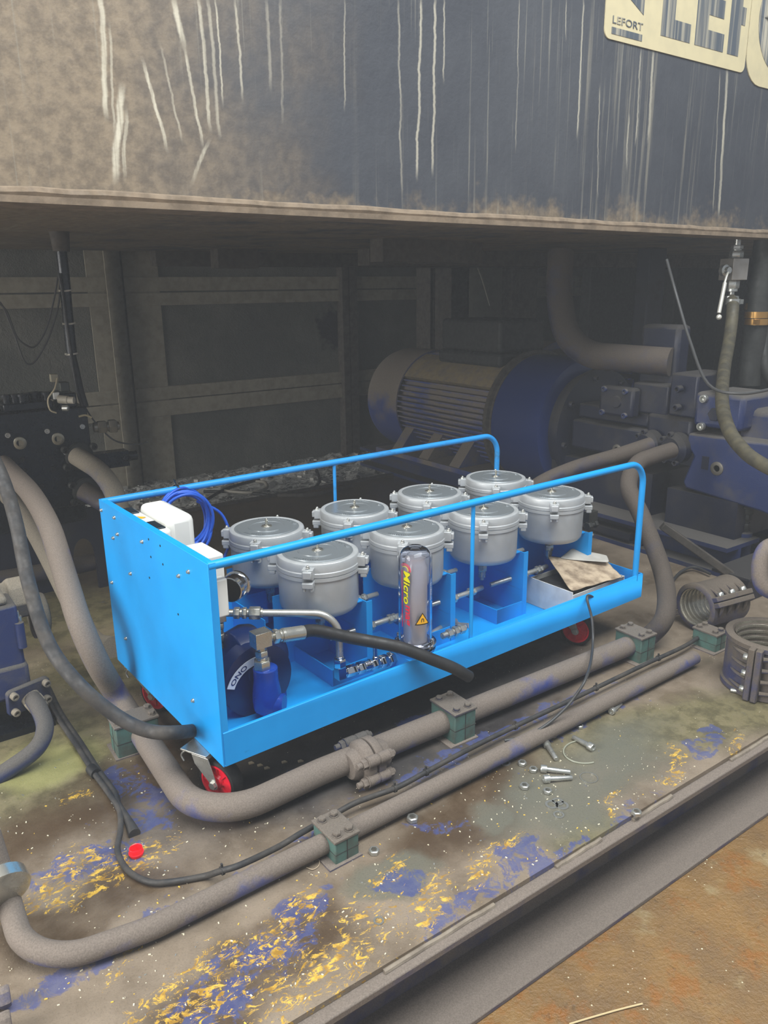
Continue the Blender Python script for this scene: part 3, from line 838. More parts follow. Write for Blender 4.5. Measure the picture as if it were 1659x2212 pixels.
# wrapped print: angle measured towards the camera
cc = cl(CAM); a0 = math.atan2(cc.y - MY, cc.x - MX)
def wrap(aoff, z, rr, vertical=True):
    def f(x, y, d):
        # x runs down the bowl, y runs around it
        a = a0 + aoff + (y / rr)
        r = rr + .0006 + d
        return Vector((MX + r * math.cos(a), MY + r * math.sin(a), z - x))
    return f
ztop = MZ + bh * .80; tl = bh * .555
RB = R0 + .0004
put_text('logo_text', 'Micro', tl * .60, .019, wrap(-.70, ztop, RB), YELB, mg, .0002, .02, .2)
put_text('logo_text', 'mag', tl * .385, .0185, wrap(-.70, ztop - tl * .615, RB), REDL, mg, .0002, .02, .2)
put_text('logo_shadow', 'Micro', tl * .60, .019, wrap(-.70 - .02, ztop - .001, RB - .0004), BLKP, mg, .0001, .05, .2)
mb = MB()
for k, mm in ((0, 0), (1, 0), (2, 1)):
    rr = .017 - k * .0035; P = []
    for i in range(14):
        t = math.radians(-10 + 150 * i / 13); x = -.002 - math.sin(t) * rr * 1.1; y = .004 - math.cos(t) * rr
        P.append(wrap(-.53, ztop, RB + .0004)(x, -y, 0))
    mb.mi = mm; mb.sweep(P, lambda t: .0012 * (1 - .5 * t), 6)
mb.new('logo_swoosh', [REDL, YELB], mg)
mb = MB(); f = wrap(-.47, ztop + .006, RB + .0003); P = [f(i * tl / 20 + .004, -.0165, 0) for i in range(22)]; mb.sweep(P, .0009, 6); mb.new('logo_outline', REDL, mg)
# magnet warning triangle
za = MZ + bh * .315
def tri(sc, rr): 
    f = wrap(.42, za, rr); out = []
    Q = [(-sc * .55, 0), (sc * .45, sc * .6), (sc * .45, -sc * .6)]
    for i in range(3):
        a, b = Q[i], Q[(i + 1) % 3]
        for k in range(6): out.append(f(a[0] + (b[0] - a[0]) * k / 6, a[1] + (b[1] - a[1]) * k / 6, 0))
    return out
er = Vector((math.cos(a0 + .42), math.sin(a0 + .42), 0))
MB().prism(tri(.036, RB), er * .0003).new('warning_sign', BLKP, mg)
t_ = MB().prism(tri(.029, RB + .0004), er * .0003).new('warning_sign', YEL, mg); t_['label'] = 'yellow magnet warning triangle'
f = wrap(.42, za, RB + .0012); MB().sweep([f(x, y, 0) for x, y in ((.0075, -.0035), (.002, -.0035), (-.002, -.002), (-.003, 0), (-.002, .002), (.002, .0035), (.0075, .0035))], .0009, 6).new('magnet_symbol', BLKP, mg)
put_text('side_print', 'WARNING', .05, .009, wrap(.98, MZ + bh * .66, RB), simple('grey_print', '#8f95a8', .4), mg, .0002, .02)

# pipework at the panel end ------------------------------------------------
DY = .10
# bottom union row between the elbow and the magnetic filter
eb = cY(735, 1455, DY)                      # elbow
en = cY(855, 1420, DY - .0)
mb = MB(); d = (en - eb).normalized()
mb.box(eb + Vector((0, 0, .004)), (.024, .024, .036)); fit(mb, eb + Vector((0, 0, .02)), (0, 0, 1), [('h', .026, .0175), ('c', .006, .012)])
Lr = (en - eb).length; k = Lr / .15
fit(mb, eb + d * .010, d, [('c', .006 * k, .012), ('h', .026 * k, .0165), ('c', .004 * k, .0135), ('h', .018 * k, .0175), ('c', .014 * k, .0155), ('c', .003 * k, .017), ('h', .022 * k, .0165), ('c', .004 * k, .014), ('h', .020 * k, .0185), ('c', .003 * k, .015), ('h', .020 * k, .020), ('c', .012 * k, .0165)])
mb.new('union_row', CHRO, cart, bev=.001)
mb = MB(); q = eb + d * (Lr * .62); fit(mb, q, (0, 0, 1), [('c', .022, .008), ('c', .028, .0062), ('c', .004, .008)]); mb.new('test_nipple', CHRO, cart)
# steel tube from the pressure gauge block, bending down to the elbow
t0 = cY(563, 1324, .22); tc = cY(735, 1324, DY); dt = (t0 - tc).normalized()
tt = MB().sweep(dens(fil([t0, Vector((eb.x, DY, tc.z)), eb + Vector((0, 0, .045))], .065, 10), .05), .0098, 18).new('steel_tube', STEEL, cart)
mb = MB(); fit(mb, t0 - dt * .006, dt, [('c', .006, .013), ('h', .030, .0175), ('c', .006, .011), ('h', .012, .0155), ('c', .006, .012), ('h', .016, .016), ('c', .02, .010)])
tb = t0 + dt * .112; mb.box(tb + Vector((0, 0, -.004)), (.034, .030, .040)); fit(mb, tb + Vector((-.015, 0, 0)), (-1, 0, 0), [('c', .008, .008), ('h', .012, .010), ('c', .01, .006)])
fit(mb, tb + Vector((0, 0, -.02)), (0, 0, -1), [('c', .008, .011), ('h', .018, .0155), ('c', .012, .012), ('h', .022, .016), ('c', .02, .012)])
mb.new('gauge_block', NICK, cart, bev=.002)
gz = tb + Vector((.0, 0, .02)); mb = MB(); fit(mb, gz, (0, 0, 1), [('h', .014, .009), ('c', .02, .006)]); mb.new('gauge_stem', BRAS, cart)
gc = cY(505, 1268, DY); gd = Vector((.80, .60, .0)).normalized()
g = MB().rev(gc - gd * .022, gd, [(0, .026), (.002, .0305), (.014, .0315), (.015, .0305), (.036, .0305), (.037, .034), (.043, .034), (.044, .030)], 36).new('pressure_gauge', CHRO, cart)
MB().rev(gc - gd * .0225, gd, [(0, 0), (0, .0285), (.001, .0285)], 32).new('gauge_back', BLKP, g)
# pump end: blue head, elbow and black hose
pe = cY(575, 1475, .115)
pm = MB().rev((pe.x, pe.y, FL + .02), (0, 0, 1), [(.0, 0), (.0, .022), (.012, .034), (.035, .037), (.06, .036), (.095, .031), (.125, .031), (.128, .026), (.128, 0)], 36).new('pump_head', DBLUE, cart, bev=.001)
pm['label'] = 'glossy deep blue pump head'
MB().rev((pe.x, pe.y - .030, FL + .02), (0, -.35, -1), [(-.01, .009), (.008, .009), (.010, .006), (.011, 0)], 12).new('drain_plug', NICK, pm)
MB().cyl((pe.x - .02, pe.y + .02, FL + .045), (pe.x + .03, pe.y - .034, FL + .047), .027, n=30, ch=.004).new('pump_cap', DBLUE, pm)
ptz = cY(563, 1385, .115)
mb = MB(); ex = cY(563, 1379, .115)
zz = FL + .146
mb.box(ex, (.044, .036, .040)); 
hq = ex.z - .02 - zz
fit(mb, (ex.x, ex.y, ex.z - .018), (0, 0, -1), [('c', hq * .22, .013), ('h', hq * .30, .0175), ('c', hq * .12, .014), ('h', hq * .40, .0225), ('c', hq * .3, .02)])
e2 = cY(655, 1366, .115); dd = (e2 - ex).normalized(); Lh = (e2 - ex).length
fit(mb, ex + dd * .018, dd, [('c', .014, .010), ('c', .003, .011), ('h', .016, .0185), ('c', .008, .016), ('c', .005, .0175)])
fit(mb, ex + dd * .062, dd, [('c', Lh - .062, .0185)])
mb.new('hose_elbow', NICK, cart, bev=.0025)
h0 = ex + dd * (Lh - .012)
HP = [h0, h0 + dd * .05, cY(760, 1378, .075), cY(850, 1395, .015), cY(895, 1409, -.012), cY(935, 1425, -.035), cY(980, 1443, -.055), cY(1014, 1462, -.065)]
hs = MB().sweep(spline(HP, 8), lambda t: .0165 if t < .97 else .0165, 18).new('outlet_hose', BLK, cart)
hs['label'] = 'black rubber hose drooping over the tray lip'
SHADB = simple('shaded_blue_enamel', '#0a2250', .3)  # pump blue darkened in its colour for the shade behind the elbow
# the pump behind, with its maker's arc label
pb = cY(530, 1460, .24); pb.x = max(pb.x, .075)
pump = MB().rev((pb.x - .04, pb.y, FL + .115), (1, 0, 0), [(0, 0), (0, .07), (.008, .085), (.05, .095), (.075, .09), (.085, .06), (.14, .055), (.15, .045), (.15, 0)], 36).new('pump_body', SHADB, cart, bev=.002)
pump['label'] = 'shaded dark blue pump body behind the hose elbow'
mb = MB(); mb.bb((pb.x - .03, pb.y - .06, FL), (pb.x + .09, pb.y + .06, FL + .06)); mb.new('pump_foot', DBLUE, pump, bev=.004)
# blue motor of the pump behind
MB().rev((.10, pb.y + .22, FL + .22), (0, 1, 0), [(-.06, 0), (-.06, .05), (-.05, .065), (.12, .07), (.13, .05), (.13, 0)], 30).new('pump_motor', DBLUE, cart)
MB().bb((pb.x + .12, pb.y + .10, FL), (pb.x + .123, pb.y + .40, FL + .16)).new('pump_bracket', BLUE, cart)
MB().bb((pb.x + .02, pb.y + .30, FL + .05), (pb.x + .24, pb.y + .303, FL + .16)).new('pump_bracket', BLUE, cart)
# arc label reading ONO...
lc = cY(520, 1470, .15)
mb = MB()
Rl0, Rl1 = .078, .099
lcen = cY(562, 1492, .155)
arc = [math.radians(158 - 4 * k) for k in range(18)]
pts = [(lcen.x + Rl0 * math.cos(t), .153, lcen.z + Rl0 * math.sin(t)) for t in arc] + [(lcen.x + Rl1 * math.cos(t), .153, lcen.z + Rl1 * math.sin(t)) for t in arc[::-1]]
lb = mb.prism(pts, (0, .002, 0)).new('arc_label', WHP, pump)
def arcf(start):
    def f(x, y, d):
        t = math.radians(start) - x / .088; r = Rl0 + .004 + y
        return Vector((lcen.x + r * math.cos(t), .1525 - d, lcen.z + r * math.sin(t)))
    return f
put_text('label_text', 'ONO', .060, .0125, arcf(152), simple('blue_print', '#1f2f66', .4), lb, .0003, .015)
MB().rev((lcen.x, .156, max(lcen.z, FL + .09)), (0, 1, 0), [(0, 0), (0, .07), (.004, .098), (.05, .1), (.055, 0)], 40).new('pump_disc', SHADB, pump)

# electrics on the panel's inside ------------------------------------------
def rbox(a, b, name, m, par, bev=.006): return MB().bb(a, b).new(name, m, par, bev=bev, seg=3)
s1 = cZ(259, 1080, PZ); s2 = cZ(382, 1160, PZ)
ya, yb = .335, .60
sw = rbox((.004, ya, PZ - .20), (.060, yb, PZ - .012), 'switch_box', WHT, cart, .012); sw['label'] = 'white enclosure with smoked covers'
rbox((.060, ya + .03, PZ - .19), (.135, yb - .035, PZ + .006), 'switch_box', WHT, cart, .018)
rbox((.006, yb - .075, PZ - .013), (.048, yb - .012, PZ - .008), 'smoked_cover', TINT, sw, .002)
rbox((.006, ya + .012, PZ - .013), (.048, ya + .085, PZ - .008), 'smoked_cover', TINT, sw, .002)
MB().prism([(.022, ya + .125, PZ - .0105), (.044, ya + .135, PZ - .0105), (.028, ya + .155, PZ - .0105)], (0, 0, .001)).new('warning_sign', YEL, sw)
for yy in (ya + .115, ya + .16): MB().rev((.03, yy, PZ - .0125), (0, 0, 1), [(.0, .013), (.002, .013), (.002, .011), (.0, .011)], 20, cap=(False, False)).new('knockout', WHT, sw)
rbox((.004, .055, PZ - .145), (.062, .165, PZ - .004), 'junction_box', WHT, cart, .005)
MB().bb((.003, .054, PZ - .030), (.0635, .166, PZ - .028)).new('junction_seam', simple('grey_seam', '#8c8a82', .6), cart)
rbox((.01, .02, PZ - .14), (.05, .045, PZ - .05), 'junction_box', WHT, cart, .004)
# casters -------------------------------------------------------------------
def make_caster():
    R = .057
    o = MB().bb((-.045, -.04, HC - .006), (.045, .04, HC - .001)).new('caster', ZINC, cart, bev=.001)
    mb = MB(); mb.rev((0, 0, HC - .006), (0, 0, -1), [(0, .024), (.004, .028), (.012, .028), (.016, .022)], 24)
    for s in (-1, 1):
        mb.prism([(s * .026, .022, HC - .020), (s * .026, -.030, HC - .020), (s * .026, -.052, R + .004), (s * .026, -.048, R - .010), (s * .026, -.034, R - .012), (s * .026, -.026, R + .004), (s * .026, .014, HC - .045)], (s * .0025, 0, 0))
    mb.bb((-.028, -.03, HC - .024), (.028, .022, HC - .020)); mb.new('fork', ZINC, o, bev=.001)
    w = (0, -.042)
    t = MB(); t.rev((-.019, w[1], R), (1, 0, 0), [(.002, R * .78), (.0, R * .84), (.001, R * .93), (.006, R), (.032, R), (.037, R * .93), (.038, R * .84), (.036, R * .78)], 44, cap=(False, False))
    t.new('tyre', TIRE, o)
    mb = MB(); mb.rev((-.0195, w[1], R), (1, 0, 0), [(0.002, R * .80), (.0, R * .80), (.0, R * .72), (.007, R * .66), (.007, R * .34), (.0, R * .26), (-.002, R * .10), (-.002, 0)], 40, cap=(False, False))
    mb.rev((.0195, w[1], R), (-1, 0, 0), [(0.002, R * .80), (.0, R * .80), (.0, R * .72), (.007, R * .66), (.007, R * .34), (.0, R * .26), (0, 0)], 40, cap=(False, False))
    for k in range(8):
        a = 2 * PI * k / 8; mb.bar((-.0145, w[1] + math.cos(a) * R * .25, R + math.sin(a) * R * .25), (-.0145, w[1] + math.cos(a) * R * .7, R + math.sin(a) * R * .7), .004, .006)
    mb.new('wheel_rim', RED, o)
    mb = MB(); mb.cyl((-.034, w[1], R), (.034, w[1], R), .005, n=12); mb.hexa((-.036, w[1], R), (-.0285, w[1], R), .0105); mb.hexa((.0285, w[1], R), (.035, w[1], R), .0105); mb.rev((-.0285, w[1], R), (-1, 0, 0), [(0, .013), (.0015, .013)], 18)
    mb.new('axle', ZINC, o)
    mb = MB(); mb.sweep(spline([(0, .02, HC - .02), (-.02, .045, HC - .022), (-.02, .062, HC - .04), (-.02, .055, HC - .055)], 5), .0028, 8); mb.new('brake_pin', ZINC, o)
    return o
fw = cZ(468, 1682, .052)
cs = make_caster(); _wc = cZ(478, 1682, .057); _ra = math.radians(24); cs.rotation_euler = (0, 0, _ra); cs.location = (_wc.x - .042 * math.sin(_ra), _wc.y + .042 * math.cos(_ra), 0); print('wheel', _wc); cs['label'] = 'front caster with red rim, nearest the blue panel'
rw = cZ(1245, 1372, .052)
for (x, y, lb_) in ((.055, W_ - .07, 'far side caster behind the blue panel'), (rw.x + .02, .13, 'front caster under the far end of the tray'), (rw.x + .02, W_ - .07, None)):
    c_ = dup(cs, cart, (x, y, 0)); c_['label'] = lb_ or 'far side caster under the far end of the tray'
# ================================================================ PIPES, CLAMPS, HOSES ON THE BASE PLATE
def thing_mesh(o, label, cat, group=None): return tag(o, label, cat, group)


RB_ = .0325; RA_ = .0225
# pipe B: from the valve block, down through the clamp, elbow, along the trolley, to the far clamp
zB = RB_ + .016
Bq = [atD(6, 1003, 2.62), atD(95, 1092, 2.42), atD(130, 1200, 2.25), atD(186, 1395, 2.06)]
bl = at(305, 1582, zB + .002); bl0 = at(262, 1516, zB + .004); be = at(345, 1640, zB); ec = at(405, 1752, zB)
br0 = at(690, 1668, zB); br1 = at(1345, 1400, zB)
ux = (br1 - br0).normalized()
corner = br0 - ux * ((br0.x - at(455, 1770, zB).x))
P = fil([Bq[0], Bq[1], Bq[3], bl0, bl, at(440, 1785, zB), br0, br1 + ux * .08], [.16, .25, .20, .05, .20, .01], 12)
pB = MB().sweep(dens(P, .04), RB_, 24).new('hydraulic_pipe', PIPE)
tag(pB, 'thick dusty pipe bending round the front wheel and running along the blue trolley', 'pipe')
# its bolted flange joint
f0 = at(792, 1640, zB); mb = MB()
for s in (-1, 1):
    c = f0 + ux * (.017 * s)
    mb.rev(c - ux * .015 * s, ux * s, [(0, .052), (.002, .055), (.020, .055), (.026, .050), (.032, .040), (.045, .038), (.055, RB_)], 36)
nY = Vector((-ux.y, ux.x, 0)); nZ = Vector((0, 0, 1))
fl = mb.new('pipe_flange', PIPE, pB, bev=.001)
for sy in (-1, 1):
    for sz in (-.42, .5):
        c = f0 + nY * (sy * .052) + nZ * (sz * .058)
        mb = MB(); fit(mb, c - ux * .062, ux, [('c', .014, .008), ('h', .014, .013), ('c', .002, .015), ('c', .030, .0145), ('c', .004, .013), ('c', .030, .0145), ('h', .012, .013), ('c', .006, .008)])
        mb.new('flange_bolt', MACH if sy > 0 else PIPE, pB)

# pipe A: lower left elbow, straight run towards the couplings
zA = RA_ + .008
a0_ = at(8, 1905, zA + .02); a1 = at(75, 2098, zA); a2 = at(720, 1812, zA); a3 = at(1500, 1420, zA)
ua = (a3 - a2).normalized()
P = fil([at(-25, 1800, .16), a0_, at(62, 2098, zA), at(330, 2004, zA), a2, a3], [.1, .11, .02, .02], 12)
pA = MB().sweep(dens(P, .04), RA_, 22).new('hydraulic_pipe', PIPE)
tag(pA, 'thinner dusty blue pipe nearest the plate edge, with an elbow at the lower left corner', 'pipe')

# green pipe clamps
def make_clamp(w, d, h, r, bolts):
    """w along the pipe, d across, h tall; origin on the floor under the centre"""
    o = MB().bb((-w / 2, -d / 2, 0), (w / 2, d / 2, h)).new('pipe_clamp', GRNP, bev=.003)
    mb = MB(); mb.bb((-.0012, -d / 2 - .0008, 0.002), (.0012, d / 2 + .0008, h)); mb.bb((-w / 2 - .0006, -d / 2 - .0006, h * .47), (w / 2 + .0006, d / 2 + .0006, h * .49)); mb.new('clamp_seam', BLKD, o)
    MB().bb((-w / 2 - .003, -d / 2 - .003, h), (w / 2 + .003, d / 2 + .003, h + .007)).new('cover_plate', CLTP, o, bev=.0015)
    MB().bb((-w / 2 - .02, -d / 2 - .008, -.002), (w / 2 + .004, d / 2 + .008, .004)).new('weld_plate', BEAM, o)
    for bx, by in bolts:
        mb = MB(); mb.cyl((bx, by, h + .007), (bx, by, h + .009), .011, n=18); mb.hexa((bx, by, h + .009), (bx, by, h + .017), .0095, ph=random.random()); mb.new('clamp_bolt', CLTP, o)
    return o
B4 = [(-.016, -.03), (-.016, .03), (.016, .03), (.016, -.03)]
ang = math.atan2(ux.y, ux.x)
c = make_clamp(.062, .090, .056, RA_, B4); p = at(728, 1812, .03); c.location = (p.x, a2.y + (p.x - a2.x) * ua.y / ua.x, 0); c.rotation_euler = (0, 0, math.atan2(ua.y, ua.x))
tag(c, 'foreground green pipe clamp on the thin pipe, its dusty top plate with four bolts', 'pipe clamp', 'green pipe clamps')
def bigclamp(px, py, label, w=.075, zz=zB):
    c = make_clamp(w, .105, .088, RB_, [(-.02, -.038), (.02, -.038), (-.02, .038), (.02, .038)])
    p = at(px, py, zz); t = (p.x - br0.x) / ux.x
    c.location = (p.x, br0.y + t * ux.y, 0); c.rotation_euler = (0, 0, ang)
    return tag(c, label, 'pipe clamp', 'green pipe clamps')
bigclamp(988, 1556, 'green pipe clamp under the middle of the trolley tray on the thick pipe')
bigclamp(1378, 1392, 'green pipe clamp at the far end of the thick pipe, left of the loose couplings')
c = make_clamp(.070, .115, .090, RB_, [(-.02, -.045), (.02, -.045), (-.02, .045), (.02, .045)])
c.location = (bl.x - .012, bl.y + .018, 0); c.rotation_euler = (0, 0, math.atan2(bl.y - bl0.y, bl.x - bl0.x)); tag(c, 'pipe clamp beside the blue end panel, under the black hose', 'pipe clamp', 'green pipe clamps')
c = make_clamp(.06, .09, .06, RA_, B4); p = at(1530, 1385, .03); c.location = (p.x + .02, p.y + .01, 0); tag(c, 'small pipe clamp behind the standing coupling', 'pipe clamp', 'green pipe clamps')

# S-shaped hose from the far clamp up to the pump flange
e_ = br1 + ux * .05
P = spline([e_, e_ + ux * .09 + Vector((0, .0, .004)), at(1438, 1325, .13), atD(1432, 1240, 2.80), atD(1388, 1120, 2.90), atD(1358, 1052, 3.0), atD(1375, 1003, 3.1), atD(1412, 985, 3.15), atD(1452, 972, 3.2)], 10)
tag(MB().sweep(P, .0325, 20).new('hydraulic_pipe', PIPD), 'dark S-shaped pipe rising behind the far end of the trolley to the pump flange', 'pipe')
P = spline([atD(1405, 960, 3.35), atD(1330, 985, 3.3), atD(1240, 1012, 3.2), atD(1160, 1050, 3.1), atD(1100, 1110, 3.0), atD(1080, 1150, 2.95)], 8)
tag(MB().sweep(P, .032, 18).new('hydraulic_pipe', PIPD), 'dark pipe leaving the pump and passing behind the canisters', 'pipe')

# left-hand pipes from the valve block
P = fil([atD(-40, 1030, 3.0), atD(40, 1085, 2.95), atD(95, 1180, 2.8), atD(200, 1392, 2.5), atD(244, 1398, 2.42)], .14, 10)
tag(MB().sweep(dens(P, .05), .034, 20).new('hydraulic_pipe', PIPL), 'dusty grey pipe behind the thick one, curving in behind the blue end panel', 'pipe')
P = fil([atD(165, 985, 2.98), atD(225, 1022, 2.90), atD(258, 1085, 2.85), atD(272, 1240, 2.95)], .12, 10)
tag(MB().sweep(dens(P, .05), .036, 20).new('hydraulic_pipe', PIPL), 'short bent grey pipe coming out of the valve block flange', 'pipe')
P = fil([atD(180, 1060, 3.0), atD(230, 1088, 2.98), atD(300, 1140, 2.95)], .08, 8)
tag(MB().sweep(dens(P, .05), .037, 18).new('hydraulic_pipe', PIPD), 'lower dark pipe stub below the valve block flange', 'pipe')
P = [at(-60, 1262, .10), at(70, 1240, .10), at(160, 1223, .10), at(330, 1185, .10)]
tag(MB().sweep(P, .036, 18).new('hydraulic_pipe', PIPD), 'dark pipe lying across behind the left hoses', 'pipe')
P = [at(-40, 1200, .12), at(110, 1178, .12), at(150, 1172, .12)]
tag(MB().bar(P[0], P[2], .09, .12).new('steel_beam', BLKM, bev=.006), 'dark beam lying beyond the left pipes', 'beam')

# big black rubber hose on the left
P = spline([atD(-28, 960, 1.95), atD(8, 1040, 1.92), atD(35, 1130, 1.9), atD(62, 1260, 1.86), atD(105, 1390, 1.82), atD(170, 1478, 1.78), atD(250, 1545, 1.80), atD(318, 1578, 1.80), atD(385, 1582, 1.82), at(452, 1572, .085)], 10)
tag(MB().sweep(P, .0165, 18).new('rubber_hose', BLKD), 'long black rubber hose hanging at the left and curling under the blue trolley', 'hose')

# cable bundle along the left and round to the thin pipe
zc = .009
CP = [(95, 1490), (122, 1545), (165, 1610), (202, 1668), (236, 1715), (258, 1750), (260, 1795)]
P = spline([at(x, y, zc + .004) for x, y in CP] + [at(254, 1837, zc), at(276, 1880, zc), at(322, 1905, zc), at(370, 1905, zc), at(440, 1893, zc), at(475, 1882, .035), at(520, 1868, .05), at(600, 1830, .035), at(650, 1800, .035)]
           + [at(x, y, .032) for x, y in ((700, 1772), (760, 1738), (800, 1722), (860, 1700), (920, 1668), (1000, 1625), (1100, 1575), (1200, 1528), (1300, 1480), (1400, 1432), (1480, 1395), (1530, 1362))], 8)
# keep the run just behind the thin pipe
P2 = []
for q in P:
    yl = a2.y + (q.x - a2.x) * ua.y / ua.x
    if q.x > a2.x - .18 and q.x < 4: q = Vector((q.x, max(q.y, yl + RA_ + .010 if q.z < .05 else q.y), q.z))
    P2.append(q)
cb = MB().sweep(P2, .0068, 12).new('cable_bundle', BLKD)
tag(cb, 'black cable bundle looping over the plate and tied along the thin pipe', 'cable')
for (px, py) in ((478, 1880), (850, 1702), (918, 1662), (1122, 1576), (1290, 1492), (1425, 1420)):
    best = min(P2, key=lambda q: (lambda d: (d - ray(px, py) * d.dot(ray(px, py)) / ray(px, py).dot(ray(px, py))).length)(q - CAM))
    mb = MB(); mb.rev(best - ua * .003, ua, [(0, .0095), (.006, .0095)], 14); mb.box(best + Vector((0, 0, .012)), (.004, .005, .010)); mb.new('cable_tie', BLKD, cb)
P = spline([at(x + 9, y - 3, zc - .001) for x, y in CP[:5]] + [at(254, 1738, zc), at(276, 1772, zc), at(291, 1802, .006)], 8)
s2_ = MB().sweep(P, lambda t: .0095 if t < .85 else .0095 + (t - .85) * .03, 12).new('cable_sleeve', BLKD); tag(s2_, 'frayed cable sleeve end lying beside the cable bundle', 'cable sleeve')
MB().sweep([at(196, 1660, .014), at(208, 1672, .014)], .014, 12).new('tape_wrap', BLK, s2_)

# rusted wire on the plate
P = spline([at(x, y, .0025) for x, y in ((673, 1842), (689, 1856), (688, 1870), (676, 1878), (662, 1874))], 6)
tag(MB().sweep(P, .0009, 6).new('wire_scrap', simple('rusty_wire', '#b7a48a', .6)), 'thin curl of wire on the plate below the foreground clamp', 'wire')

# things cut by the lower left corner of the picture
o = MB(); c0_ = at(-18, 1905, .10); o.rev(c0_, (.1, -.6, -.25), [(0, .05), (.01, .062), (.035, .062), (.04, .052)], 30)
tag(o.new('pipe_coupling_ring', NICK), 'shiny ring coupling on the pipe at the left edge of the picture', 'coupling')
for (px, py, l_) in ((16, 2140, 'upper dusty bolt head at the lower left corner'), (18, 2195, 'lower dusty bolt head at the lower left corner')):
    p = at(px, py, .03); o = MB(); fit(o, p + Vector((-.06, .0, -.005)), (1, -.1, 0), [('c', .045, .012), ('h', .018, .0185)]); tag(o.new('bolt', PIPE), l_, 'bolt', 'bolt heads at the lower left corner')

# couplings on the right -----------------------------------------------------
def make_coupling(R, H):
    """two ribbed half shells, bolted; origin at base centre, axis +Z"""
    o = MB()
    prof = [(0, R * .80), (0, R * .93), (.004, R), (H * .10, R), (H * .13, R * .955), (H * .87, R * .955), (H * .90, R), (H - .004, R), (H, R * .95), (H, R * .84), (H - .006, R * .80)]
    z = H - .010
    while z > .012:
        prof += [(z, R * .80), (z - .004, R * .75), (z - .011, R * .75), (z - .014, R * .80)]; z -= .020
    prof += [(0, R * .80)]
    o.rev((0, 0, 0), (0, 0, 1), prof, 56, cap=(False, False))
    s = o.new('pipe_coupling', COUP)
    # bare machined inside
    mb = MB(); z = H - .012; pr = [(H - .002, R * .785)]
    while z > .012:
        pr += [(z, R * .785), (z - .003, R * .745), (z - .011, R * .745), (z - .014, R * .785)]; z -= .020
    pr += [(.002, R * .785)]
    mb.rev((0, 0, 0), (0, 0, 1), pr, 56, cap=(False, False)); mb.new('grooved_bore', simple('wet_bare_metal', '#b9b4a4', .25, .6, nz=.6, dark='#8b8272'), s)
    for side in (0, 1):
        a = side * PI; M = Matrix.Rotation(a, 3, 'Z')
        mb = MB()
        for k in (-1, 1): mb.box(M @ Vector((R + .004, k * .0105, H / 2)), (.034, .018, H * .96), rz=a)
        mb.new('bolt_flange', COUP, s, bev=.003)
        for k in range(3):
            z = H * (.2 + .3 * k); mb = MB()
            c = M @ Vector((R + .010, -.020, z)); d = M @ Vector((0, -1, 0)); mb.sock(c, d, .0105, .012); mb.new('coupling_bolt', ZINC, s)
            for sg_ in (-1, 1):
                for i in range(2):
                    pass
        for sg_ in (-1, 1):
            for k in range(4):
                z = H * (.18 + .213 * k); mb = MB(); P = []
                for i in range(6):
                    t = a + sg_ * (.15 + .11 * i); rr = R * (.955) + .016 * (1 - i / 5.) - .003; P.append(Vector((math.cos(t) * rr, math.sin(t) * rr, z)))
                mb.sweep(P, lambda t: .006 * (1 - .5 * t) + .001, 8); mb.new('rib', COUP, s)
    return s
cp = make_coupling(.128, .175); p = at(1650, 1478, 0); cp.location = (p.x, p.y, 0); cp.rotation_euler = (0, 0, math.radians(193)); tag(cp, 'muddy pipe coupling standing upright with its ribbed bore facing up', 'pipe coupling')
cp = make_coupling(.086, .19); cp.location = at(1500, 1311, .093); cp.rotation_euler = (Matrix.Rotation(math.radians(-8), 4, 'Z') @ Matrix.Rotation(PI / 2, 4, 'Y') @ Matrix.Rotation(math.radians(62), 4, 'Z')).to_euler(); tag(cp, 'dirty pipe coupling lying on its side with the bright threaded bore facing left', 'pipe coupling')
# ================================================================ MACHINERY IN THE SHADE
# --- black valve block at the left, on its stand
BY = atD(60, 950, 2.95).y
def vb(px, py): return atY(px, py, BY)
blk = empty('valve_block', (vb(110, 1100).x, BY + .1, 0), 0, 'oily black hydraulic valve block on a plate stand at the left, studded with cap screws', 'valve block')
off = -Vector(blk.location)
a = vb(-60, 900); b = vb(212, 1085)
MB().bb((a.x, BY, b.z), (b.x, BY + .26, a.z)).new('block_body', BLKM, blk, off, bev=.006)
a2_ = vb(12, 892); b2_ = vb(190, 900)
mb = MB(); mb.bb((a2_.x, BY + .03, a.z), (vb(122, 900).x, BY + .2, a.z + .03)); mb.bb((vb(135, 900).x, BY + .01, a.z), (vb(172, 900).x, BY + .12, a.z + .055)); mb.new('top_block', BLKM, blk, off, bev=.004)
lo = vb(60, 1120); hi = vb(170, 1085)
mb = MB(); mb.bb((a.x, BY + .03, vb(60, 1150).z), (vb(190, 1100).x, BY + .2, b.z)); mb.new('lower_block', BLKM, blk, off, bev=.006)
# stand plate with an arched cut-out
xl_, xr_ = vb(125, 1100).x, vb(262, 1100).x; zt_ = vb(150, 1110).z
pl = [(xl_, zt_), (xr_, zt_), (xr_, 0.0)] + [(xl_ + .09 + .07 * math.cos(t) + .02, max(.0, .16 + .10 * math.sin(t))) for t in [math.radians(-90 + 0 + 18 * k) * 1.0 for k in range(0, 1)]]
cx_ = vb(185, 1180).x; rr_ = .045; zc_ = .14
arch = [(cx_ + rr_, 0.)] + [(cx_ + rr_ * math.cos(math.radians(t)), zc_ + rr_ * 2.0 * math.sin(math.radians(t))) for t in range(0, 181, 15)] + [(cx_ - rr_, 0.)]
poly = [(xl_, zt_), (xr_, zt_), (xr_, 0.)] + arch + [(xl_, 0.)]
MB().prism([(p[0], BY + .04, p[1]) for p in poly], (0, .02, 0)).new('stand_plate', MACHD, blk, off)
MB().bb((a.x, BY + .12, 0), (xl_ - .03, BY + .16, vb(60, 1150).z)).new('stand_plate', MACHD, blk, off)
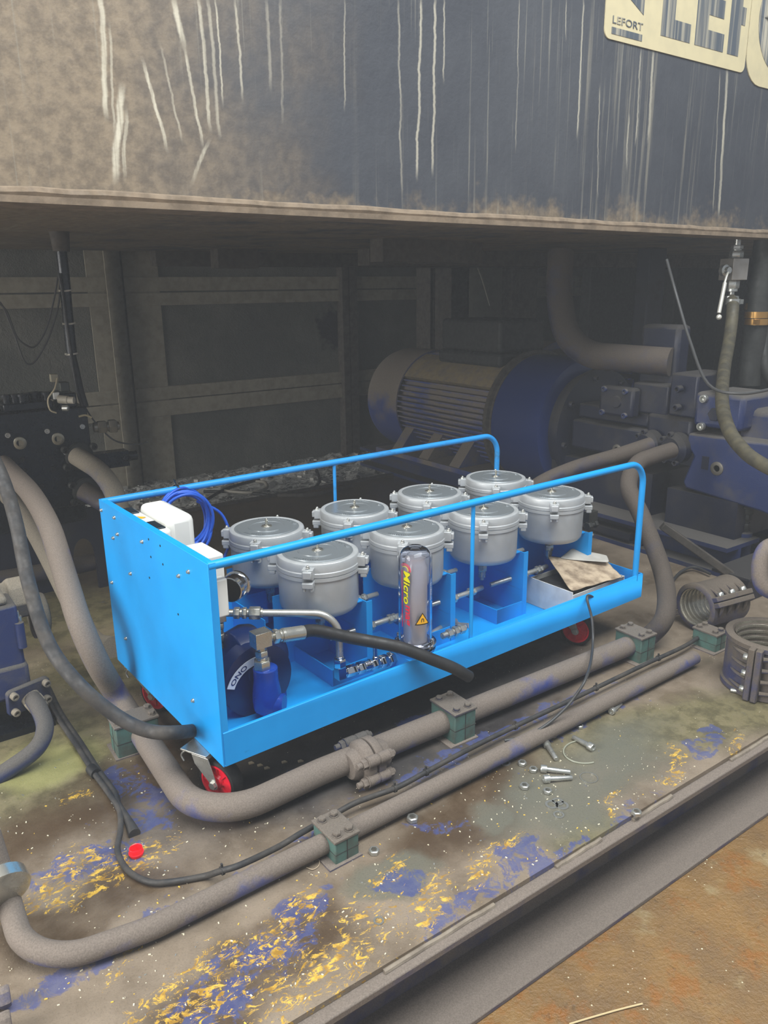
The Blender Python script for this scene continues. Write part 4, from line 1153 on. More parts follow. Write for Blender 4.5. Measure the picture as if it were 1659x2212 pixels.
for px, py, r in ((43, 957, .024), (125, 948, .024)):
    p = vb(px, py); MB().rev(p + Vector((0, 0, 0)), (-.25, -1, 0), [(0, r), (.004, r), (.006, r * .85), (.006, r * .5), (.001, r * .45), (.001, 0)], 28).new('port_plug', simple('plug_steel', '#8d8878', .35, .8), blk, off)
for px, py in ((17, 940), (102, 931), (178, 921), (48, 992), (20, 998), (112, 988), (115, 1012), (54, 1017), (142, 977), (10, 1050), (90, 1050)):
    p = vb(px, py); mb = MB(); mb.sock(p, (-.2, -1, 0), .010, .010); mb.new('cap_screw', ZINC if py < 985 else BLKM, blk, off)
for px, py in ((44, 878), (88, 878), (72, 893), (30, 905), (115, 898), (60, 886), (100, 890)):
    p = vb(px, py + 8); mb = MB(); c_ = Vector((p.x, BY + .06 + .05 * random.random(), a.z + .005)); mb.cyl(c_, c_ + Vector((0, 0, .045)), .014, n=14); mb.cyl(c_ + Vector((0, 0, .045)), c_ + Vector((0, 0, .055)), .019, n=14); mb.new('cap_screw', BLKM, blk, off)
# flange where the bent pipe leaves
for cpx, cpy in ((170, 985), (185, 1060)):
    p = vb(cpx, cpy); mb = MB(); mb.rev(p + Vector((0, .005, 0)), (.2, -1, -.1), [(0, .055), (.018, .055), (.022, .048), (.022, .03)], 30, cap=(True, False)); f_ = mb.new('pipe_flange', DARK, blk, off)
    for q in ((-.055, .035), (.055, .035), (-.055, -.035), (.055, -.035)):
        c_ = p + Vector((q[0], -.012, q[1])); MB().sock(c_, (.2, -1, -.1), .014, .016).new('cap_screw', DARK, blk, off)
# side plugs at the right of the block
mb = MB(); p = vb(212, 925); fit(mb, p + Vector((-.01, .03, 0)), (1, -.1, -.02), [('c', .015, .02), ('h', .035, .026), ('c', .008, .018), ('h', .032, .029), ('c', .01, .016)]); mb.new('hex_fitting', simple('dull_nickel', '#8c877b', .4, .8), blk, off)
mb = MB(); p = vb(215, 1000); mb.bb((p.x - .02, BY + .03, p.z - .035), (p.x + .13, BY + .09, p.z + .03)); mb.sock(p + Vector((.115, .03, 0)), (.3, -1, 0), .016, .012); mb.rev(p + Vector((.12, .06, 0)), (1, 0, 0), [(0, .02), (.05, .02)], 16); mb.new('side_valve', BLKM, blk, off, bev=.004)
# solenoid valve on top
sv = vb(137, 870)
mb = MB(); mb.bb((sv.x - .03, BY + .03, a.z + .03), (sv.x + .03, BY + .09, sv.z + .04)); mb.bb((sv.x + .0, BY + .02, sv.z + .04), (sv.x + .035, BY + .07, sv.z + .075)); o = mb.new('solenoid', simple('dark_solenoid', '#3b3f3a', .5), blk, off, bev=.003)
p = vb(140, 862); mb = MB(); mb.rev(p + Vector((-.02, .01, 0)), (1, -.75, -.1), [(0, .016), (.035, .016), (.037, .014), (.06, .014), (.062, .010), (.062, 0)], 20); mb.new('solenoid_coil', simple('dirty_white_plastic', '#b3ac9c', .5, nz=.5, dark='#77705f'), blk, off)
MB().bb((sv.x - .028, BY + .015, a.z + .035), (sv.x - .008, BY + .03, a.z + .06)).new('rating_plate', WHT, blk, off)
p = vb(142, 881); MB().rev(p + Vector((-.01, .0, 0)), (1, -.8, 0), [(0, .012), (.02, .012), (.024, .008), (.024, 0)], 14).new('valve_nut', ZINC, blk, off)
P = spline([vb(128, 818) + Vector((0, .03, 0)), vb(118, 840), vb(104, 862), vb(108, 885), vb(122, 892)], 6)
MB().sweep(P, .0032, 8).new('coil_wire', simple('cream_wire', '#b6a98c', .5), blk, off)
mb = MB(); p = vb(122, 818); mb.box(p + Vector((0, .04, 0)), (.028, .025, .03)); mb.new('plug_connector', simple('grey_connector', '#8c8672', .5), blk, off, bev=.002)
mb = MB(); mb.sweep(spline([vb(170, 900), vb(185, 897), vb(198, 902)], 4), .004, 8); mb.new('coil_wire', simple('cream_wire2', '#a89a78', .5), blk, off)

# --- the conduit that hangs from the tank to the block, and loose wires
HY = BY + .02
def hb(px, py, dy=0): return atY(px, py, HY + dy)
P = [hb(133, 548), hb(139, 600), hb(146, 680), hb(155, 765)]
top = at(133, 548, TZ); top = Vector((hb(133, 545).x, HY, TZ))
cd_ = MB().sweep(spline([top] + P[1:], 8), .020, 16).new('cable_conduit', BLKM); tag(cd_, 'black conduit hanging from the tank to the valve block, strapped with pale cable ties', 'conduit')
MB().cyl(top - Vector((0, 0, .07)), top, .030, .036, n=20).new('conduit_gland', DARK2, cd_)
MB().sweep(spline([hb(153, 760), hb(164, 805), hb(172, 842), hb(183, 878)], 6), .0155, 14).new('rubber_hose', BLK, cd_)
MB().sweep(spline([hb(127, 590, -.02), hb(135, 630, -.022), hb(143, 690, -.022), hb(155, 770, -.02), hb(166, 840, -.018), hb(180, 880, -.01)], 6), .006, 10).new('side_cable', BLK, cd_)
for px, py in ((143, 628), (151, 699), (156, 764)):
    p = hb(px, py); mb = MB(); mb.rev(p, (.12, 0, -1), [(-.003, .0225), (.003, .0225)], 20, cap=(False, False)); mb.box(p + Vector((-.024, -.008, 0)), (.008, .008, .007)); mb.new('cable_tie', simple('pale_tie', '#b9b4a6', .5), cd_)
P = spline([hb(183, 878), hb(200, 905), hb(222, 930), hb(245, 950), hb(270, 958), hb(300, 960), hb(318, 954)], 6)
tag(MB().sweep(P, .0032, 8).new('loose_wire', GCAB), 'loose thin wire trailing right from the conduit end past the hex fittings', 'wire')
P = spline([hb(127, 585), hb(118, 640), hb(100, 710), hb(76, 748), hb(55, 745), hb(35, 725), hb(14, 672), hb(-10, 650)], 6)
tag(MB().sweep(P, .0034, 8).new('loose_wire', GCAB), 'higher of the two thin wires sagging in a loop left of the conduit', 'wire')
P = spline([hb(130, 600), hb(126, 660), hb(105, 730), hb(80, 775), hb(64, 787), hb(50, 775), hb(30, 720), hb(5, 660), hb(-10, 648)], 6)
tag(MB().sweep(P, .0034, 8).new('loose_wire', GCAB), 'lower of the two thin wires sagging in a loop left of the conduit', 'wire')

# --- blue pump cut by the left edge
LY = at(70, 1550, .03).y
def lp(px, py, dy=0): return atY(px, py, LY + dy)
pmp = empty('hydraulic_pump', (lp(30, 1500).x, LY + .1, 0), 0, 'dark blue cast pump housing with a bolted flange, cut by the left edge of the picture', 'pump')
off = -Vector(pmp.location)
q0, q1 = lp(-120, 1340), lp(66, 1500)
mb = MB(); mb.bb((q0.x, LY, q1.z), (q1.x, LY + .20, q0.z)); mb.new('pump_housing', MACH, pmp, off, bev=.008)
q2 = lp(72, 1425); mb = MB(); mb.bb((q0.x, LY - .008, q1.z + .0), (q1.x + .006, LY + .21, q2.z)); mb.new('pump_housing', MACH, pmp, off, bev=.012)
mb = MB(); q = lp(55, 1318); mb.bb((q0.x, LY + .01, q0.z), (q1.x - .02, LY + .16, q0.z + .025)); mb.new('top_cover', PIPL, pmp, off, bev=.010)
for px, py in ((34, 1322), (40, 1332)):
    c_ = lp(px, py, .03); MB().sock(c_ + Vector((0, 0, -.02)), (0, 0, 1), .008, .022).new('cap_screw', ZINC, pmp, off)
mb = MB(); c_ = lp(41, 1345); mb.cyl(c_, (c_.x, c_.y, lp(41, 1400).z), .012, n=16); mb.new('screw_boss', MACH, pmp, off)
mb = MB(); c_ = lp(-5, 1300, .15); mb.rev(c_ + Vector((-.15, 0, 0)), (1, 0, 0), [(0, .07), (.12, .07), (.13, .055), (.17, .055), (.18, .065), (.25, .065), (.255, .05), (.255, 0)], 8); mb.new('motor_casting', PIPL, pmp, off, bev=.004)
mb = MB(); c_ = lp(88, 1325, .15); mb.rev(c_ + Vector((-.03, 0, 0)), (1, 0, 0), [(0, .07), (.02, .072), (.045, .06), (.05, .045), (.05, 0)], 26)
mb.new('end_flange', PIPL, pmp, off, bev=.002)
# bolted outlet flange and its pipe
fc = lp(58, 1500, -.012)
nrm = Vector((.30, -.95, -.12)).normalized(); u_, v_, _ = frame(nrm)
def fpt(a, b, d=0): return fc + u_ * a + v_ * b + nrm * d
mb = MB(); hw, hh = .062, .038
poly = []
for cx, cy, a0 in ((hw, hh, 0), (-hw, hh, 90), (-hw, -hh, 180), (hw, -hh, 270)):
    for k in range(5):
        t = math.radians(a0 + 22.5 * k); poly.append(fpt(cx * .78 + .014 * math.cos(t), cy * .72 + .012 * math.sin(t)))
mb.prism(poly, nrm * .016); mb.new('outlet_flange', MACH, pmp, off, bev=.003)
for sa in (-1, 1):
    for sb in (-1, 1):
        MB().sock(fpt(sa * .047, sb * .026, .016), nrm, .0105, .016).new('cap_screw', PIPL, pmp, off)
mb = MB(); fit(mb, fpt(0, 0, .014), Vector((.35, -.75, -.55)), [('c', .015, .026), ('h', .026, .030), ('c', .014, .024)]); mb.new('hex_adapter', PIPL, pmp, off)
_dd = (fpt(0, 0, .035) - CAM).dot(Vector(RCAM[2])); P = spline([fpt(0, 0, .03), atD(84, 1530, _dd - .06), atD(97, 1572, _dd - .10), atD(80, 1615, _dd - .14), atD(25, 1658, _dd - .17), atD(-50, 1705, _dd - .2)], 10)
tag(MB().sweep(P, .0225, 18).new('hydraulic_pipe', MACH), 'blue bent pipe leaving the left pump flange and running off the left edge', 'pipe')
pmp['label'] = 'dark blue cast pump with a bolted outlet flange at the left edge'
mb = MB(); mb.bb((q0.x, LY - .03, 0), (q1.x + .05, LY + .22, .02)); mb.new('pump_rail', BLKM, pmp, off)
mb = MB(); mb.bb((q0.x, LY + .03, .0), (q1.x - .05, LY + .17, q1.z + .01)); mb.new('pump_base', BLKM, pmp, off)

# --- electric motor, coupling bell and pump
MXc, MZc, MR = 2.78, 0.455, 0.325
mot = empty('electric_motor', (MXc, 2.55, 0), 0, 'large finned blue electric motor dulled by brown dust, behind the trolley', 'motor')
off = -Vector(mot.location)
ya_, yb_ = 1.80, 2.72            # body along Y
mb = MB(); mb.rev((MXc, ya_, MZc), (0, 1, 0), [(0, MR - .03), (yb_ - ya_, MR - .03)], 48); 
for z in [i * .0335 for i in range(-8, 6)]:
    w = math.sqrt(max(MR ** 2 - z ** 2, .01))
    for s_ in (-1, 1): mb.bb((MXc + s_ * (w - .06), ya_ + .015, MZc + z - .004), (MXc + s_ * (w + .015 if abs(z) < .1 else w), yb_ - .02, MZc + z + .005))
for x in [i * .03 for i in range(-3, 4)]:
    h_ = math.sqrt(MR ** 2 - x ** 2); mb.bb((MXc + x - .004, ya_ + .1, MZc + h_ - .06), (MXc + x + .005, yb_, MZc + h_ + .008))
mb.new('finned_body', MOTR, mot, off)
mb = MB()
P = []
for k in range(11):
    t = math.radians(105 + 40 * k / 10); P.append((MXc + math.cos(t) * (MR + .012), ya_ + .02, MZc + math.sin(t) * (MR + .012)))
Q = [(MXc + math.cos(math.radians(105 + 40 * (10 - k) / 10)) * (MR - .02), ya_ + .02, MZc + math.sin(math.radians(105 + 40 * (10 - k) / 10)) * (MR - .02)) for k in range(11)]
mb.prism(P + Q, (0, yb_ - ya_ - .04, 0)); mb.new('body_shield', simple('brown_dust_shield', '#8a7a5a', .8, nz=.5, dark='#5c5a60'), mot, off)
mb = MB(); mb.rev((MXc, yb_ - .07, MZc), (0, 1, 0), [(0, MR + .022), (.30, MR + .022), (.36, MR + .005), (.385, MR - .04), (.39, 0)], 56, cap=(False, False)); mb.rev((MXc, yb_ - .07, MZc), (0, 1, 0), [(0, MR + .022), (.0, MR + .012), (.28, MR + .012)], 56, cap=(False, False)); mb.new('fan_cover', MOTR, mot, off)
mb = MB(); mb.rev((MXc, ya_ - .05, MZc), (0, 1, 0), [(0, MR + .01), (.01, MR + .02), (.05, MR + .02), (.065, MR - .03)], 48); mb.new('end_shield', MOTR, mot, off)
mb = MB(); mb.bb((MXc - .18, 1.85, MZc + MR - .03), (MXc + .20, 2.42, MZc + MR + .05)); mb.bb((MXc - .17, 1.86, MZc + MR + .05), (MXc + .2, 2.40, MZc + MR + .24)); mb.new('terminal_box', DARK, mot, off, bev=.02)
for yy in (1.95, 2.25, 2.55):
    for s_ in (-1, 1):
        xs = MXc + s_ * .18; mb = MB()
        mb.prism([(MXc + s_ * .40, yy, .16), (MXc + s_ * .12, yy, .16), (MXc + s_ * .12, yy, MZc - .2), (MXc + s_ * .27, yy, MZc - .14)], (0, .09, 0)); mb.new('foot_gusset', MOTR, mot, off)
for s_ in (-1, 1): MB().bb((MXc + s_ * .28 - .13, 1.8, .135), (MXc + s_ * .28 + .13, 2.8, .165)).new('foot', MOTR, mot, off)
for k_, (xa_, xb_) in enumerate(((MXc - .41, MXc - .16), (MXc + .16, MXc + .41))):
    mb = MB(); mb.bb((xa_, .2, 0), (xb_, 3.0, .02)); mb.bb((xa_ + .09, .2, .02), (xa_ + .11, 3.0, .115)); mb.bb((xa_, .2, .115), (xb_, 3.0, .134)); tag(mb.new('support_beam', MACH), ('blue' if not k_ else 'shaded blue') + ' steel support beam under the motor feet, ' + ('side nearest the trolley' if not k_ else 'far side'), 'beam', 'beams under the motor')
# bell housing and adaptor
bell = empty('coupling_bell', (MXc, 1.5, 0), 0, 'glossy dark blue bell housing between the motor and the pump', 'bell housing'); off = -Vector(bell.location)
mb = MB(); mb.rev((MXc, 1.75, MZc), (0, -1, 0), [(0, MR - .02), (0, MR + .072), (.03, MR + .075), (.035, MR + .055), (.05, MR + .055)], 64); mb.new('motor_flange', DARK2, bell, off)
BELL = simple('glossy_bell_enamel', '#122a62', .28)
mb = MB(); mb.rev((MXc, 1.71, MZc), (0, -1, 0), [(0, MR + .052), (.36, MR + .045), (.37, MR + .02), (.37, .16)], 72); mb.new('bell_shell', BELL, bell, off)
mb = MB(); mb.rev((MXc, 1.34, MZc), (0, -1, 0), [(0, .30), (.05, .30), (.055, .325), (.085, .325), (.09, .30), (.09, .0)], 56); mb.new('pump_flange', MACHD, bell, off)
for k in range(8):
    t = 2 * PI * k / 8 + .2; MB().sock(Vector((MXc + .285 * math.cos(t), 1.25, MZc + .285 * math.sin(t))), (0, -1, 0), .016, .02).new('cap_screw', MACHD, bell, off)
MB().bb((MXc - .2, 1.40, .09), (MXc + .2, 1.68, MZc - MR - .01)).new('bell_foot', MACHD, bell, off)

pump2 = empty('tandem_pump', (MXc, .9, 0), 0, 'dusty dark blue tandem hydraulic pump with bolted ports behind the far trolley rail', 'pump'); off = -Vector(pump2.location)
XF = MXc - .26                  # face towards the trolley
def pf(px, py, dx=0): return atX(px, py, XF + dx)
def pbox(px0, py0, px1, py1, dx, depth, name, m, bev=.012):
    A = pf(px0, py0, dx); B = pf(px1, py1, dx); zc0 = min(A.z, B.z); zc1 = max(A.z, B.z)
    return MB().bb((XF + dx, B.y, zc0), (XF + dx + depth, A.y, zc1)).new(name, m, pump2, off, bev=bev)
# the photo's parts, left to right
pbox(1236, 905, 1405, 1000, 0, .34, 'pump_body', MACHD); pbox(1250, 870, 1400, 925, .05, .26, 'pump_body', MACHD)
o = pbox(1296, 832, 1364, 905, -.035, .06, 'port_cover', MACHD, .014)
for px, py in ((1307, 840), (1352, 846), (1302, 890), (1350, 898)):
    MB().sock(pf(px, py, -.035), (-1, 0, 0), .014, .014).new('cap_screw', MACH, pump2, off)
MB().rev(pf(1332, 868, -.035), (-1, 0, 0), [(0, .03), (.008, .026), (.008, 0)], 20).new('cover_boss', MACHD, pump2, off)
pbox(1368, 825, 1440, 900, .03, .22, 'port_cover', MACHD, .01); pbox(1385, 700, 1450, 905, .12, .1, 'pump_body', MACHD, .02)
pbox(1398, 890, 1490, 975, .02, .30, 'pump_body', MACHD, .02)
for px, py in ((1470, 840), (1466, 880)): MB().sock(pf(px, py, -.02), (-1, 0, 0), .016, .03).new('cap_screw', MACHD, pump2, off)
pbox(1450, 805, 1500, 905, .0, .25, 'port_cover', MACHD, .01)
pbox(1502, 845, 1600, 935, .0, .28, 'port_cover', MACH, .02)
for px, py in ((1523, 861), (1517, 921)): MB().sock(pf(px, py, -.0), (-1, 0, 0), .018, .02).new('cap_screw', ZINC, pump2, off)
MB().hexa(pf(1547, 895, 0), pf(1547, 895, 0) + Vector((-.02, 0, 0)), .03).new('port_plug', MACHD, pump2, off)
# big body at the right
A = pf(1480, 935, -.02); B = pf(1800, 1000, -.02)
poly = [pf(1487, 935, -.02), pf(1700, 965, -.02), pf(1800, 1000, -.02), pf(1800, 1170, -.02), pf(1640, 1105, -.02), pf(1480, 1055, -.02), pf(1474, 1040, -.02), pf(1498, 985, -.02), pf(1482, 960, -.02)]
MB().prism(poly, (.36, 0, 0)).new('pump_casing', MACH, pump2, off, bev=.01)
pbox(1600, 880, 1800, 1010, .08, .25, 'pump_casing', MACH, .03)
for px, py, r_ in ((1333, 971, .026), (1549, 1012, .030)):
    MB().rev(pf(px, py, -.0 if px < 1400 else -.02), (-1, 0, 0), [(0, r_), (.004, r_), (.006, r_ * .85), (.006, r_ * .5), (.0, r_ * .45), (.0, 0)], 28).new('port_plug', simple('plug_dull', '#6e6a62', .5, .6), pump2, off)
MB().bb(pf(1517, 985, -.023), pf(1530, 1015, -.018)).new('cast_mark', MACHD, pump2, off)
# flanges of the two suction pipes
for cpx, cpy, r_, k_ in ((1462, 968, .062, 0), (1405, 958, .055, .03)):
    c_ = pf(cpx, cpy, -.02); d_ = Vector((-1, .12, -.05)).normalized(); mb = MB(); mb.rev(c_, d_, [(-.02, r_ * 1.15), (.02, r_ * 1.15), (.026, r_), (.045, r_ * .85), (.045, .035)], 32); f2 = mb.new('pipe_flange', MACHD, pump2, off)
    for t in (35, 75, 250, 300):
        t = math.radians(t); MB().sock(c_ + Vector((-.02, r_ * 1.05 * math.cos(t), r_ * 1.05 * math.sin(t))), (-1, 0, 0), .014, .024).new('cap_screw', MACHD, pump2, off)
mb = MB(); mb.bb((XF - .02, .25, .134), (XF + .3, .6, .30)); mb.new('pump_cradle', MACHD, pump2, off)
MB().bb((XF + .0, .7, .134), (XF + .3, 1.35, .34)).new('pump_cradle', MACHD, pump2, off)

# jack leg and brace below the pump
jk = at(1598, 1218, 0); 
mb = MB(); jt = atD(1605, 1118, (Vector((jk.x, jk.y, .3)) - CAM).dot(Vector(RCAM[2]))).z
leg_ = MB().rev(jk, (0, 0, 1), [(0, .060), (.01, .060), (.012, .038), (.15, .036), (.155, .03), (.155, 0)], 24).new('levelling_jack', MACH); tag(leg_, 'blue screw jack leg standing under the right end of the pump', 'jack')
mb = MB(); fit(mb, jk + Vector((0, 0, .155)), (0, 0, 1), [('c', .01, .018), ('h', .03, .026), ('c', .012, .018), ('h', .03, .026), ('c', .03, .03), ('c', .008, .045)]); mb.new('jack_screw', DARK, leg_)
MB().bb((jk.x - .12, jk.y - .3, 0), (jk.x + .5, jk.y + .55, .004)).new('floor_shim', DARK, None)['kind'] = 'structure'
bpy.data.objects['floor_shim'].name = 'trim_15'
p0 = atD(1430, 1135, 3.05); p1 = at(1620, 1270, .05)
br = MB().bar(p0, p1, .03, .03).new('diagonal_brace', DARK2, bev=.003); tag(br, 'dark diagonal brace bar running down beside the screw jack', 'brace')
p = at(1640, 1330, 0); 
mb = MB(); q = at(1600, 1300, .0); mb.bb((q.x, q.y - .02, 0), (q.x + .3, q.y + .1, .10)); mb.bb((q.x - .03, q.y - .04, .10), (q.x + .3, q.y + .12, .115)); tag(mb.new('support_bracket', MACHD, bev=.003), 'dark angle bracket behind the lying coupling', 'bracket')
P = spline([atD(1700, 1170, 2.35), atD(1655, 1185, 2.35), atD(1641, 1225, 2.35), atD(1650, 1268, 2.35), atD(1700, 1290, 2.35)], 8)
tag(MB().sweep(P, .024, 18).new('hydraulic_pipe', PIPE), 'grey pipe elbow cut by the right edge, above the standing coupling', 'pipe')
P = spline([at(1448, 1262, .01), at(1470, 1236, .015), at(1500, 1225, .02), at(1535, 1240, .015)], 8)
tag(MB().sweep(P, .006, 8).new('thin_hose', GCAB), 'thin grey hose arching on the plate behind the lying coupling', 'hose')

# dark plates stacked under the pump
for i, (x_, y_, z_) in enumerate(((0, 0, .02), (-.03, .05, .06), (.02, .02, .10))):
    p = at(1440, 1120, .1); MB().bb((p.x - .25 + x_, p.y - .05 + y_, z_ - .02), (p.x + .12 + x_, p.y + .3 + y_, z_ + .012)).new('steel_plate', MACHD)
for i, o in enumerate([o for o in bpy.data.objects if o.name.startswith('steel_plate')]):
    tag(o, ('bottom', 'middle', 'top')[i] + ' dark steel plate stacked on the base below the pump', 'plate', 'dark plates below the pump')

# U-bend pipe, uprights and dark lumps under the tank
P = fil([atD(1212, 545, 4.0), atD(1205, 640, 4.0), atD(1232, 765, 3.9), atD(1450, 782, 3.62)], [.3, .22], 12)
tag(MB().sweep(dens(P, .06), .066, 22).new('hydraulic_pipe', PIPD), 'very wide dark pipe curving down and right under the tank', 'pipe')
def upright(px, y_, w, d, label, z0=0.0, m=DARK, name='support_post'):
    p = atY(px, 600, y_); MB_ = MB(); MB_.bb((p.x - w / 2, y_, z0), (p.x + w / 2, y_ + d, TZ)); return tag(MB_.new(name, m, bev=.01), label, 'post')
upright(1420, 1.55, .16, .1, 'dark upright column above the pump', .55, MACHD)
upright(1135, 3.2, .30, .12, 'broad dusty upright behind the terminal box', 0, DARK2)
upright(1330, 2.9, .62, .1, 'dark panel post behind the wide bent pipe', .45, DARK)
upright(1500, 2.6, .5, .1, 'dark panel post to the right of the column', .4, DARK)
upright(1620, 2.3, .5, .1, 'dark panel post behind the hanging hose', .3, DARK)
# second motor, mostly hidden behind
m2x = 3.75
mot2 = empty('electric_motor', (m2x, 2.1, 0), 0, 'second finned motor in the dark, only its top fins showing past the bell', 'motor'); off = -Vector(mot2.location)
mb = MB(); mb.rev((m2x, 1.6, .5), (0, 1, 0), [(0, .27), (.9, .27)], 40)
for z in [i * .035 for i in range(-6, 8)]:
    w = math.sqrt(max(.30 ** 2 - z ** 2, .002)); mb.bb((m2x - w, 1.62, .5 + z - .005), (m2x + w, 2.48, .5 + z + .005))
mb.new('finned_body', MOTR, mot2, off)
MB().rev((m2x, 2.45, .5), (0, 1, 0), [(0, .32), (.28, .32), (.32, .26), (.32, 0)], 40).new('fan_cover', MOTR, mot2, off)
MB().bb((m2x - .25, 1.6, .134), (m2x + .25, 2.6, .24)).new('foot', MACHD, mot2, off)
MB().bb((m2x - .3, 1.4, 0), (m2x + .3, 2.7, .134)).new('foot_beam', MACHD, mot2, off)

# --- hanging ball valve and its hose at the right
VD = 3.78; VS = VD / 2.25
def vd(px, py, d=0): return atD(px, py, VD + d)
vp = vd(1585, 582); pxm = VD / FPX
val = empty('ball_valve', vp, 0, 'galvanised ball valve with a bright lever hanging under the tank at the right', 'valve'); off = -Vector(vp)
Rv = Matrix.Rotation(math.radians(-12), 3, 'Z')
mb = MB(); mb.box(vp, (.060 * VS, .05 * VS, .060 * VS), M=Rv); mb.new('valve_body', simple('galvanised_block', '#b3ada4', .4, .7, nz=.3, dark='#8d8274'), val, off, bev=.002)
def sc(L): return [(k, a * VS, b * VS) for k, a, b in L]
mb = MB(); zt2 = vp.z + .030 * VS; qt = fit(mb, Vector((vp.x + .008, vp.y, zt2)), (0, 0, 1), sc([('h', .022, .020), ('c', .003, .015), ('h', .012, .017)])); mb.cyl(qt, (qt.x, qt.y, max(TZ, qt.z + .01)), .010 * VS); mb.new('top_fitting', ZINC, val, off)
mb = MB(); q_ = fit(mb, Vector((vp.x + .004, vp.y, vp.z - .030 * VS)), (0, 0, -1), sc([('h', .024, .019), ('c', .008, .016), ('c', .012, .008), ('h', .018, .021), ('c', .006, .016)])); mb.new('bottom_fitting', ZINC, val, off)
mb = MB(); l0 = vd(1574, 584, -.10); mb.rev(l0 + Vector((0, .03, 0)), (-.2, -1, 0), [(0, .016 * VS), (.02, .016 * VS), (.024, .010 * VS), (.04, .009 * VS), (.04, 0)], 20); mb.new('spindle_nut', ZINC, val, off)
mb = MB(); mb.sweep([l0, vd(1569, 598, -.12), vd(1565, 612, -.12)], .006, 10); mb.sweep([vd(1566, 611, -.12), vd(1553, 676, -.12)], .0095, 12); mb.ball(vd(1553, 685, -.12), .013, 12); mb.new('lever_handle', simple('bright_lever', '#e2e0d4', .3, .5), val, off)
P = spline([q_ + Vector((0, 0, .02)), vd(1583, 665, -.02), vd(1576, 730, -.1), vd(1564, 800, -.35), vd(1560, 870, -.7), vd(1575, 930, -.95), vd(1608, 975, -1.1), vd(1645, 1002, -1.2), vd(1700, 1030, -1.3)], 8)
tag(MB().sweep(P, lambda t: .030 - .008 * t, 18).new('rubber_hose', simple('printed_old_hose', '#3d3a30', .6, nz=.6, dark='#5c553f')), 'old rubber hose curving down to the right from the hanging ball valve', 'hose')
mb = MB(); hc_ = vd(1583, 652); mb.rev(hc_ - Vector((0, 0, .012)), (0, 0, 1), [(0, .034), (.026, .034)], 24); mb.box(hc_ + Vector((.042, -.012, 0)), (.03, .02, .022)); tag(mb.new('hose_clip', ZINC), 'steel hose clip on the old hose just below the ball valve', 'hose clip')
for k, (py, l_) in enumerate(((661, 'top'), (679, 'middle'), (694, 'bottom'))):
    q = vd(1640, py, .12); mb = MB(); mb.rev(q - Vector((.02, 0, .016)), (0, 0, 1), [(0, .058), (.030, .058)], 28)
    if k == 2: mb.box(q + Vector((-.075, -.03, 0)), (.03, .02, .024))
    tag(mb.new('hose_clamp_band', COPP), l_ + ' of the three brass clamp bands beside the hanging hose', 'clamp band', 'brass clamp bands')
mb = MB(); q = vd(1640, 680, .12); mb.cyl((q.x - .02, q.y, q.z - .35), (q.x - .02, q.y, TZ), .055, n=24); tag(mb.new('rubber_hose', DARK), 'dark wide hose wrapped by three brass clamp bands', 'hose')
mb = MB(); q = vd(1668, 600, .1); mb.bb((q.x - .035, q.y, q.z - .05), (q.x + .07, q.y + .07, q.z + .08)); mb.cyl(q + Vector((0, .03, -.05)), q + Vector((0, .03, -.2)), .022, n=16); mb.cyl(q + Vector((0, .03, .07)), (q.x, q.y + .03, TZ), .018, n=12); tag(mb.new('ball_valve', NICK, bev=.002), 'second galvanised valve cut by the right edge of the picture', 'valve')
P = spline([vd(1668, 650, .12), vd(1652, 720, .14), vd(1655, 800, .14), vd(1690, 860, .16)], 6)
tag(MB().sweep(P, .026, 14).new('rubber_hose', DARK), 'dark hose dropping from the second valve at the right edge', 'hose')
P = spline([atD(1440, 560, 3.2), atD(1462, 640, 3.2), atD(1490, 735, 3.1), atD(1530, 830, 2.9), atD(1600, 850, 2.8), atD(1680, 838, 2.8)], 6)
tag(MB().sweep(P, .006, 8).new('loose_wire', GCAB), 'thin cable hanging in the dark between the column and the hose', 'wire')
P = spline([atY(1018, 545, 3.0), atY(1040, 600, 3.0), atY(1058, 660, 3.0)], 5)
tag(MB().sweep(P, .005, 8).new('loose_wire', simple('pale_wire', '#8b877b', .5)), 'pale wire hanging in front of the small bright wall patch', 'wire')
# ================================================================ LOOSE THINGS
# cable coil on the far rail
CW = Vector(cl(at(395, 1130, PZ - .1)))
cen = cY(395, 1125, W_ - .035)
Rr = .098
mb = MB()
for i in range(7):
    r = Rr * random.uniform(.86, 1.06); ox, oz = random.uniform(-.008, .008), random.uniform(-.010, .006); oy = random.uniform(-.018, .016)
    P = []
    for k in range(41):
        t = 2 * PI * k / 40; P.append(Vector((cen.x + ox + r * .88 * math.cos(t), cen.y + oy + .010 * math.sin(t * 2 + i), RZ - .012 - r * 1.02 + r * math.sin(t) + .003 * i)))
    mb.sweep(P, .0046, 10, cap=False)
P = spline([Vector((cen.x + .05, cen.y, RZ - .04)), Vector((cen.x + .12, cen.y - .01, RZ - .09)), Vector((cen.x + .14, cen.y - .02, RZ - .17)), Vector((cen.x + .11, cen.y - .03, RZ - .23))], 6); mb.sweep(P, .0046, 10)
coil = mb.new('cable_coil', BCAB, cart); coil.parent = None; coil.matrix_world = cart.matrix_basis.copy()
coil.location = (0, 0, 0); coil.rotation_euler = (0, 0, TH)
tag(coil, 'coil of blue cable hung on the far rail of the trolley, behind the white box', 'cable')
mb = MB(); q = Vector((cen.x, W_ - .010, RZ - .004)); mb.rev(q - Vector((.003, 0, 0)), (1, .1, 0), [(0, .019), (.006, .019)], 20, cap=(False, False)); mb.sweep([q + Vector((0, .0, .018)), q + Vector((-.012, -.012, .040))], .002, 6); mb.new('cable_tie', BLKP, coil)

